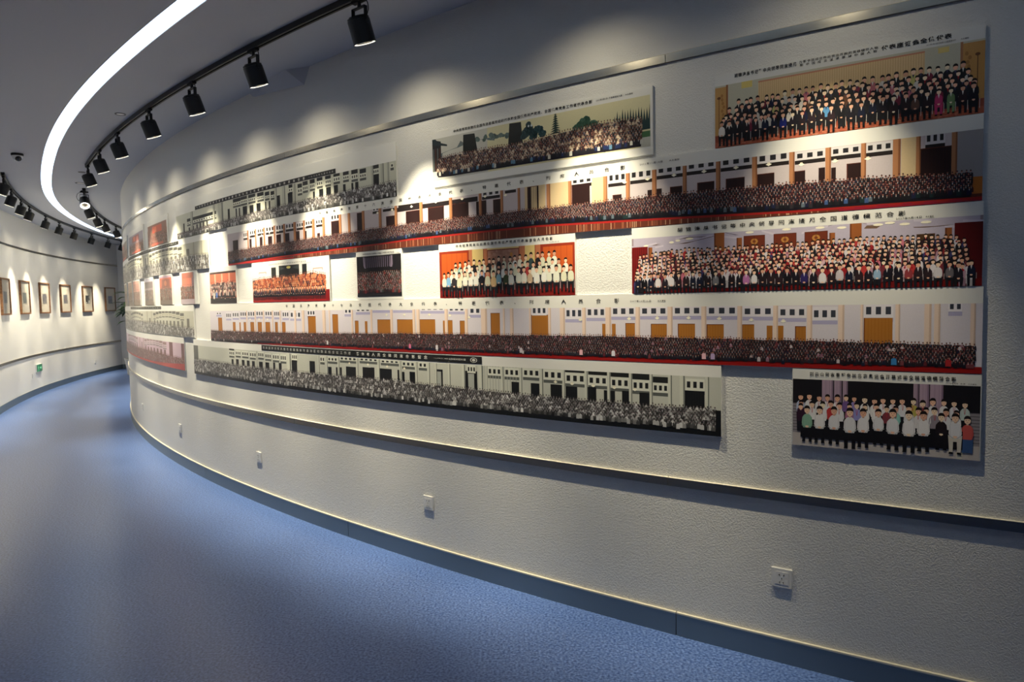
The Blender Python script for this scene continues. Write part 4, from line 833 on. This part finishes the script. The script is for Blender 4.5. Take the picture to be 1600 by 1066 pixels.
    for i, (a, b, c, lab) in enumerate(kinds):
        o = board(a, b, 1.6205, 1.929, lab); p = Pic(a+.01, b-(.09 if i == 0 else .02), z0=1.6205, z1=1.915)
        cc = np.array(c, float); p.rect(a, 1.62, b, 1.915, cc, 0)
        if i == 0: p.rect(a, 1.62, a+.06, 1.915, (214, 206, 226), 1); p.rect(b-.15, 1.62, b, 1.915, (150, 110, 120), 1); p.rect(a+.08, 1.865, b-.12, 1.915, (190, 104, 84), 2)
        elif i == 1: p.rect(a+.1, 1.79, b-.08, 1.88, (150, 74, 56), 1); p.rect(a, 1.895, b, 1.915, (206, 170, 190), 1); p.disc((a+b)/2, 1.84, .05, .03, (206, 120, 80), 2)
        elif i == 2: p.rect(a+.04, 1.81, b-.04, 1.875, (120, 106, 110), 1); p.rect(a, 1.882, b, 1.915, (200, 196, 214), 1)
        else: p.rect(a+.1, 1.8, b-.1, 1.88, cc*.85, 1)
        crowd(p, [(a, 1.80), (b, 1.80)], [(a, 1.665), (b, 1.665)], .028, 5, [cc*.45, cc*.6, (96, 76, 70), (120, 100, 90)], None, layer=4, head_front=1.6, hairc=(90, 64, 56), lower=(80, 66, 60))
        p.rect(a, 1.62, b, 1.668, (176, 160, 170) if i == 0 else (104, 88, 78), 16)
        p.build(o)
    # top row, far left: three colour prints
    for a, b, c, d, lab in ((-2.60, -1.695, (150, 110, 96), (206, 92, 68), 'red stage photograph in the top row, right one of the small prints before the bend'),
                            (-4.02, -2.81, (164, 156, 170), (160, 92, 86), 'photograph with pale screen and red crowd, top row, left of the red stage one'),
                            (-5.6, -4.26, (160, 150, 140), (150, 120, 110), 'grey brown print at the very bend of the wall, top row')):
        o = board(a, b, 2.2465, 2.53, lab); p = Pic(a+.02, b-.03, 2.2465, 2.47); p.rect(a, 2.24, b, 2.47, c, 0)
        w = b-a
        p.poly([(a+.02, 2.47), (a+w*.25, 2.47), (a+.02, 2.42)], (206, 200, 206), 1); p.poly([(b-.03, 2.47), (b-w*.3, 2.47), (b-.03, 2.40)], (200, 180, 180), 1)
        p.rect(a+w*.3, 2.38, b-w*.25, 2.45, d, 2); p.rect(a+w*.4, 2.39, a+w*.5, 2.44, (236, 130, 90), 3)
        crowd(p, [(a, 2.365), (b, 2.365)], [(a, 2.275), (b, 2.275)], .032, 5, [(96, 60, 50), (120, 74, 60), (76, 50, 46), (150, 100, 84)], None, layer=5, head_front=1.0, hairc=(80, 46, 40), lower=(100, 60, 50))
        p.rect(a+w*.25, 2.2465, b-w*.2, 2.272, (186, 84, 66), 20); p.rect(a, 2.2465, a+w*.25, 2.268, (120, 96, 86), 20); p.rect(b-w*.2, 2.2465, b, 2.268, (120, 90, 80), 20)
        p.build(o)
b_far()
PLANT = (-8.97, 16.30)

# ---------------------------------------------------------------- track lighting
TRACK_H = 0.034
def polar_pt(r_, t, z): return (C[0]+r_*math.cos(rad(t)), C[1]+r_*math.sin(rad(t)), z)
def track(r_, t0, t1, label, cap_at):
    root = empty('lighting_track', polar_pt(r_, (t0+t1)/2, HCEIL)); tag(root, label, 'light track')
    inv = Matrix.Translation(-Vector(root.location))
    mb = arc_box(C, r_-.018, r_-.011, HCEIL-TRACK_H, HCEIL, t0, t1, .4); arc_box(C, r_+.011, r_+.018, HCEIL-TRACK_H, HCEIL, t0, t1, .4, mb)
    arc_box(C, r_-.012, r_+.012, HCEIL-.010, HCEIL, t0, t1, .4, mb); arc_box(C, r_-.012, r_-.006, HCEIL-TRACK_H, HCEIL-TRACK_H+.004, t0, t1, .4, mb); arc_box(C, r_+.006, r_+.012, HCEIL-TRACK_H, HCEIL-TRACK_H+.004, t0, t1, .4, mb)
    o = fixnormals(mb.build('channel', M['black'])); o.parent = root; o.matrix_parent_inverse = inv
    mb = MB()
    for t in cap_at: arc_box(C, r_-.020, r_+.020, HCEIL-TRACK_H-.003, HCEIL, t-.05, t+.05, .4, mb)
    o = fixnormals(mb.build('end_cap', M['black_matt'])); o.parent = root; o.matrix_parent_inverse = inv
TR, TLft = 21.715, 22.515
track(TR, 216.05, 262, 'black ceiling track nearest the photo wall, running overhead towards the viewer', (216.1,))
track(TR-.03, 190, 211.2, 'black ceiling track continuing beyond the gap along the photo wall, far end of corridor', (211.1,))
track(TLft, 189.2, 213.5, 'black ceiling track along the wall of framed pictures across the corridor', (213.4,))

def make_spot():
    root = empty('track_spotlight', (0, 0, 0))
    mb = MB(); mb.box((0, 0, -.006), (.100, .030, .018), bev=.003); mb.box((.03, 0, .006), (.02, .018, .014)); mb.build('adapter', M['black_matt'], root)
    mb = MB(); mb.lathe([(.010, -.040), (.010, -.014), (.013, -.014), (.013, -.010)], n=12)
    mb.box((0, 0, -.042), (.104, .022, .005), bev=.001)
    for a in (-1, 1):
        mb.box((a*.0505, 0, -.092), (.005, .022, .102), bev=.001)
        mb.lathe([(.009, -.006), (.009, .004), (.006, .008)], c=(a*.0535, 0, -.128), rot=Matrix.Rotation(a*math.pi/2, 3, 'Y'), n=12)
    mb.build('yoke', M['black'], root)
    piv = Vector((0, 0, -.128)); tilt = Matrix.Rotation(rad(20), 3, 'X')         # leans towards the wall (+Y)
    def T(z): return piv+tilt @ Vector((0, 0, z))
    mb = MB(); c = Vector((0, 0, 0)); keep = tilt; tilt = Matrix.Identity(3)
    prof = [(.030, .034), (.056, .034), (.058, .032), (.058, .027), (.0565, .026), (.0565, .023), (.060, .022), (.060, -.086), (.061, -.088), (.061, -.094), (.0570, -.094), (.0565, -.084), (.054, -.079)]
    mb.lathe(prof, c=c, rot=tilt, n=32)
    for k in range(2): mb.lathe([(.046, .037+k*.003), (.046, .0385+k*.003)], c=c, rot=tilt, n=24)
    hs = mb.build('housing', M['black'], root)
    mb = MB(); mb.lathe([(.054, -.092), (.046, -.078), (.034, -.070)], c=c, rot=tilt, n=28); 
    rf = mb.build('reflector', M['chrome'], root, smooth=True)
    mb = MB(); mb.lathe([(.0, -.089), (.030, -.090), (.0565, -.0935), (.0565, -.088), (.0, -.084)], c=c, rot=tilt, n=24); ln = mb.build('lens', M['lens'], root)
    for o_ in (hs, rf, ln): o_.location = piv; o_.rotation_euler = (rad(20), 0, 0)
    tilt = keep
    pts = [(.03, .0, -.012), (.075, -.01, -.03), (.090, -.015, -.075), (.082, -.02, -.105), (.066, -.015, -.125), (.054, -.01, -.10)]
    q = []
    for i in range(len(pts)-1):
        for k in range(4):
            f = k/4; p0 = Vector(pts[max(0, i-1)]); p1 = Vector(pts[i]); p2 = Vector(pts[i+1]); p3 = Vector(pts[min(len(pts)-1, i+2)])
            q.append(.5*((2*p1)+(-p0+p2)*f+(2*p0-5*p1+4*p2-p3)*f*f+(-p0+3*p1-3*p2+p3)*f**3))
    mb = MB(); mb.tube(q, .0028, 6); mb.build('cable', M['black_matt'], root)
    ld = bpy.data.lights.new('spot_lamp', 'SPOT'); ld.energy = SPOT_WATT; ld.color = SPOT_COL; ld.spot_size = rad(SPOT_ANGLE); ld.spot_blend = SPOT_BLEND; ld.shadow_soft_size = .008
    lo = bpy.data.objects.new('spot_lamp', ld); COL.objects.link(lo); lo.parent = root; lo.location = T(-.108); lo.rotation_euler = (rad(LAMP_TILT), 0, 0)
    ls = bpy.data.lights.new('spill_lamp', 'SPOT'); ls.energy = SPILL_WATT; ls.color = SPOT_COL; ls.spot_size = rad(145); ls.spot_blend = 1.0; ls.shadow_soft_size = .008
    l2 = bpy.data.objects.new('spill_lamp', ls); COL.objects.link(l2); l2.parent = root; l2.location = T(-.108); l2.rotation_euler = (rad(18), 0, 0)
    return root
SPOT_ANGLE, SPOT_BLEND, LAMP_TILT = 50, 1.0, 14.5
proto = make_spot()
def place_spot(r_, t, inward, label, group, yaw=0.0, energy=None, lean=None, first=[True]):
    loc = polar_pt(r_, t, HCEIL-TRACK_H)
    d = Vector((-math.cos(rad(t)), -math.sin(rad(t)), 0))*(1 if inward else -1)      # towards its wall
    rz = math.atan2(d.y, d.x)-math.pi/2+rad(yaw)
    if first[0]: o = proto; o.location = loc; o.rotation_euler = (0, 0, rz); first[0] = False
    else: o = dup(proto, loc, rz)
    tag(o, label, 'spotlight', group)
    if lean is not None:
        for ch in o.children:
            if ch.name.startswith('lens'):
                ch.data = ch.data.copy(); m_ = M['lens'].copy(); m_.node_tree.nodes['Principled BSDF'].inputs['Emission Strength'].default_value = 6.0; ch.data.materials[0] = m_
        for ch in o.children:
            if ch.type == 'MESH' and ch.rotation_euler.x > .1: ch.rotation_euler.x = rad(lean)
            elif ch.type == 'LIGHT':
                ch.location = Vector((0, 0, -.128))+Matrix.Rotation(rad(lean), 3, 'X') @ Vector((0, 0, -.108)); ch.rotation_euler.x = rad(lean)
    if energy is not None:
        for ch in o.children:
            if ch.type == 'LIGHT': ch.data = ch.data.copy(); ch.data.energy *= energy
    return o
ORD = ['first', 'second', 'third', 'fourth', 'fifth', 'sixth', 'seventh', 'eighth', 'ninth', 'tenth', 'eleventh', 'twelfth']
names = ['largest black spotlight, nearest the viewer at the top of the picture', 'black spotlight second from the viewer on the near track', 'third black spotlight from the viewer on the near track',
         'black spotlight in the middle of the near track, fourth from the viewer', 'fifth black spotlight from the viewer on the near track', 'black spotlight next to the end of the near track', 'black spotlight hanging at the very end of the near track']
G1, G2, G3 = 'spotlights on the near track', 'spotlights on the far track by the photo wall', 'spotlights along the framed pictures'
for t, lab in zip((231.40, 228.60, 226.2, 223.77, 221.13, 218.76, 216.25), names): place_spot(TR, t, True, lab, G1)
for t, lab, en in ((237.3, 'black spotlight overhead out of view, lighting the right end of the photo wall', .38), (234.5, 'black spotlight overhead out of view, lighting the middle boards at right', .72)):
    place_spot(TR, t, True, lab, G1, energy=en)
far = [(210.95, 'black spotlight showing its glowing round lens, at the near end of the far track', -88), (207.6, 'black spotlight hanging directly behind the one with the glowing lens', 0), (204.3, 'third black spotlight on the far track by the photo wall', 0),
       (201.9, 'fourth black spotlight on the far track by the photo wall', 0), (199.0, 'last black spotlight visible on the far track before the wall hides it', 0)]
for t, lab, yaw in far: place_spot(TR-.03, t, True, lab, G2, yaw, lean=40 if yaw else None, energy=.5 if yaw else 1.1)
LEFT_GAIN = 1.0
left = [213.2, 210.5, 207.95, 206.1, 202.9, 200.4, 197.8, 194.9, 192.2, 190.0]
for i, t in enumerate(left):
    place_spot(TLft, t, False, ('black spotlight at the near end of the track above the framed pictures' if i == 0 else 'black spotlight half hidden by the bend, far end of the track above the framed pictures' if i == 9 else
               '%s black spotlight from the near end of the track above the framed pictures' % ORD[i]), G3, energy=LEFT_GAIN)

# ---------------------------------------------------------------- sockets
def socket(cen, r_, t, z, inward, label, group, w=.086, holes=True):
    """wall plate; +X local points out of the wall"""
    out = np.array((math.cos(rad(t)), math.sin(rad(t))))*(-1 if inward else 1)
    root = empty('wall_socket', (cen[0]+r_*math.cos(rad(t)), cen[1]+r_*math.sin(rad(t)), z), math.atan2(out[1], out[0])); tag(root, label, 'socket', group)
    mb = MB(); mb.box((.0045, 0, 0), (.009, w, w), bev=.0025); mb.box((.0095, 0, 0), (.0015, w*.66, w*.66), bev=.0006); mb.build('plate', M['white_plastic'], root)
    mb = MB()
    for y, zz, a in ((-.009, .014, 25), (.009, .014, -25), (0, -.001, 0), (-.0075, -.019, 0), (.0075, -.019, 0)):
        mb.box((.0106, y, zz), (.0008, .0026 if zz < .01 and zz > -.01 or a == 0 and zz < -.01 else .0030, .0075), rot=Matrix.Rotation(rad(a), 3, 'X'))
    mb.build('pin_holes', M['dark_hole'], root)
for s_, lab in ((4.386, 'white wall socket nearest the viewer, below the small photograph at right'), (2.316, 'white wall socket below the middle of the long black and white panorama'), (.276, 'small white wall socket third from the viewer, low on the photo wall'),
                (-1.62, 'narrow looking white wall socket fourth from the viewer'), (-3.555, 'farthest white wall socket near the bend of the photo wall')):
    socket(C, R, 225+math.degrees(s_/R), .378, False, lab, 'sockets along the photo wall')
socket(CL, RL, 201.38, .375, True, 'tiny wall socket beside the green exit sign', 'sockets across the corridor', .075)
socket(CL, RL, 191.66, .325, True, 'tiny wall socket low under the framed pictures at the far end', 'sockets across the corridor')

# ---------------------------------------------------------------- framed pictures on the concave wall
def framed(t, label, art):
    out = -np.array((math.cos(rad(t)), math.sin(rad(t)))); p = CL+(RL)*np.array((math.cos(rad(t)), math.sin(rad(t))))
    root = empty('framed_picture', (p[0], p[1], 1.815), math.atan2(out[1], out[0])); tag(root, label, 'picture', 'framed pictures across the corridor')
    W, H, B, D = .60, .60, .026, .034
    mb = MB(); x0 = .004
    for y, z, w, h in ((0, H/2-B/2, W, B), (0, -H/2+B/2, W, B), (-W/2+B/2, 0, B, H-2*B), (W/2-B/2, 0, B, H-2*B)): mb.box((x0+D/2, y, z), (D, w, h), bev=.003)
    mb.build('frame', M['wood'], root)
    mb = MB(); mb.box((x0+.008, 0, 0), (.012, W-2*B+.002, H-2*B+.002)); mb.build('mount', M['mount'], root)
    # the small print: flat tones
    me = bpy.data.meshes.new('print'); V = []; F = []; cs = []
    def q(y0, z0, y1, z1, c, l): b = len(V); x = x0+.0145+l*.0003; V.extend([(x, y0, z0), (x, y1, z0), (x, y1, z1), (x, y0, z1)]); F.append((b, b+1, b+2, b+3)); cs.append(c)
    w2, h2 = .125, .095; oz = -.012
    q(-w2, -h2+oz, w2, h2+oz, art[0], 0)
    for k in range(10):
        y = RNG.uniform(-w2, w2-.05); z = RNG.uniform(-h2, h2*.3)+oz; hh = RNG.uniform(.02, .06); q(y, z, min(w2, y+RNG.uniform(.03, .09)), min(h2+oz, z+hh), art[1+k % (len(art)-1)], 1+k)
    o = link_mesh('print', V, F, M['print'], root); at = o.data.color_attributes.new('Col', 'FLOAT_COLOR', 'CORNER'); arr = []
    for c in cs: arr += [*srgb(c), 1]*4
    at.data.foreach_set('color', np.array(arr, dtype=np.float32))
    mb = MB(); mb.box((x0+.026, 0, 0), (.002, W-2*B, H-2*B)); mb.build('glass', M['glass'], root)
arts = [[(110, 118, 132), (84, 92, 110), (130, 136, 146)], [(126, 134, 136), (104, 114, 118), (140, 150, 146)], [(122, 122, 130), (92, 92, 106), (150, 148, 150)],
        [(120, 124, 134), (96, 98, 112), (146, 128, 128)], [(44, 46, 54), (226, 226, 228), (24, 26, 32), (150, 154, 160)], [(96, 108, 146), (60, 74, 92), (120, 128, 160), (70, 84, 84)]]
labs = ['brown framed picture cut by the left edge of the photograph', 'brown framed picture, second from the left edge', 'brown framed picture, third from the left edge', 'brown framed picture, fourth from the left edge, above the far skirting',
        'brown framed picture with a small black and white print', 'brown framed picture with a small blue print, last before the corner']
for t, a, l in zip((205.25, 202.05, 198.95, 195.75, 192.42, 189.03), arts, labs): framed(t, l, a)

# ---------------------------------------------------------------- exit sign
def exit_sign():
    t = 200.42; out = -np.array((math.cos(rad(t)), math.sin(rad(t)))); p = CL+RL*np.array((math.cos(rad(t)), math.sin(rad(t))))
    root = empty('exit_sign', (p[0], p[1], .49), math.atan2(out[1], out[0])); tag(root, 'small green emergency exit sign low on the left wall', 'exit sign')
    mb = MB(); mb.box((.011, 0, 0), (.022, .36, .145), bev=.003); mb.build('case', M['white_plastic'], root)
    mb = MB(); mb.box((.0225, 0, 0), (.002, .345, .132)); mb.build('face', M['green'], root)
    V = []; F = []
    def P(pts): b = len(V); V.extend([(.0240, a, b_) for a, b_ in pts]); F.append(tuple(range(b, b+len(pts))))
    # left-pointing arrow (seen from the corridor +Y is to the right)
    P([(.13, .0), (.085, .04), (.085, .015), (.02, .015), (.02, -.015), (.085, -.015), (.085, -.04)])
    # running figure
    a = [(math.cos(k*math.pi/5)*.012-.07, math.sin(k*math.pi/5)*.012+.045) for k in range(10)]; P(a)
    P([(-.085, .03), (-.055, .03), (-.062, -.008), (-.09, -.008)]); P([(-.062, .028), (-.03, .008), (-.035, .0), (-.066, .014)]); P([(-.085, .028), (-.11, .006), (-.103, .0), (-.08, .014)])
    P([(-.075, -.008), (-.062, -.008), (-.035, -.03), (-.045, -.038)]); P([(-.045, -.038), (-.035, -.03), (-.04, -.055), (-.05, -.055)]); P([(-.09, -.008), (-.075, -.008), (-.09, -.045), (-.102, -.04)]); P([(-.102, -.04), (-.09, -.045), (-.12, -.055), (-.125, -.047)])
    P([(-.15, -.058), (-.02, -.058), (-.02, -.062), (-.15, -.062)])
    link_mesh('symbol', V, F, M['green_light'], root)
exit_sign()

# ---------------------------------------------------------------- things on the ceiling
def dome():
    root = empty('dome_camera', (-5.14, 7.32, HCEIL)); tag(root, 'small dome security camera on the ceiling left of the light band', 'camera')
    mb = MB(); mb.lathe([(.054, 0), (.056, -.005), (.056, -.016), (.052, -.024)], n=32); mb.build('base', M['black_matt'], root, )
    mb = MB(); mb.lathe([(.050, -.022)]+[(.048*math.cos(a), -.026-.052*math.sin(a)) for a in np.linspace(0, math.pi/2-.02, 9)]+[(0, -.078)], n=32); mb.build('dome', M['white_plastic'], root, smooth=True)
    mb = MB(); rot = Matrix.Rotation(rad(-28), 3, 'X') @ Matrix.Rotation(rad(-30), 3, 'Y'); mb.lathe([(0, -.030), (.028, -.036), (.030, -.056), (.018, -.068), (0, -.070)], c=(0, 0, -.02), rot=rot, n=20); mb.build('lens_window', M['smoke'], root, smooth=True)
dome()
def downlight(x, y, r_, label, mat):
    root = empty('ceiling_disc', (x, y, HCEIL)); tag(root, label, 'ceiling fitting')
    mb = MB(); mb.lathe([(r_*.72, 0), (r_*.74, -.004), (r_, -.005), (r_*1.02, 0)], n=28); mb.build('rim', M['dark_cap'], root)
    mb = MB(); mb.lathe([(0, -.003), (r_*.7, -.003), (r_*.7, 0)], n=28); mb.build('cover', mat, root)
for x, y, r_, lab, m in ((-3.264, 5.915, .042, 'round grey rimmed fitting on the ceiling between light band and near track', M['white_plastic']), (-5.576, 9.085, .062, 'flat round cover on the ceiling in the gap between the two tracks', M['white_plastic']),
                         (-5.115, 8.369, .040, 'small dark disc on the ceiling at the end of the near track', M['dark_cap']), (-8.30, 12.55, .055, 'small round fitting on the ceiling above the framed pictures', M['white_plastic'])):
    downlight(x, y, r_, lab, m)

# ---------------------------------------------------------------- plant behind the bend
def plant(x, y):
    root = empty('potted_plant', (x, y, 0)); tag(root, 'tall leafy potted plant standing in the far corner, half hidden by the bend', 'plant')
    mb = MB(); mb.lathe([(.12, 0), (.15, .02), (.19, .36), (.205, .37), (.205, .40), (.185, .40), (.18, .34), (0, .33)], n=28); mb.build('pot', M['pot'], root)
    mb = MB(); mb.lathe([(0, .355), (.182, .352), (.182, .34)], n=24); mb.build('soil', M['soil'], root)
    mb = MB(); mb.tube([(0, 0, .34), (.015, .01, .8), (-.01, .0, 1.2), (.01, -.01, 1.6)], [.022, .018, .015, .008], 8); mb.build('trunk', M['bark'], root)
    rr = random.Random(5)
    for k in range(46):
        z = rr.uniform(1.25, 1.95) if k > 8 else rr.uniform(1.5, 1.7); a = rr.uniform(0, 2*math.pi) if k > 8 else rr.uniform(math.pi*.75, math.pi*1.3)
        L = rr.uniform(.28, .42); w = L*.15; v = []; f = []; droop = rr.uniform(.3, .9); st = Vector((0, 0, min(z, 1.6)))
        pts = []
        for i in range(9):
            q = i/8; r_ = .05+L*q*(1-.12*q*droop); pts.append(Vector((math.cos(a)*r_, math.sin(a)*r_, z+.12*q-droop*.30*q*q)))
        for i, p_ in enumerate(pts):
            q = i/8; ww = w*math.sin(math.pi*min(1, .08+q*.92))**.8 if q < 1 else .001; sd = Vector((-math.sin(a), math.cos(a), 0))
            v += [p_-sd*ww+Vector((0, 0, ww*.25)), p_, p_+sd*ww+Vector((0, 0, ww*.25))]
        for i in range(8): b = i*3; f += [(b, b+1, b+4, b+3), (b+1, b+2, b+5, b+4)]
        mb = MB(); mb.add(v, f); mb.tube([(0, 0, min(z-.12, 1.58)), tuple(pts[0])], .004, 5)
        mb.build('leaf', M['leaf'], root, smooth=True)
plant(*PLANT)
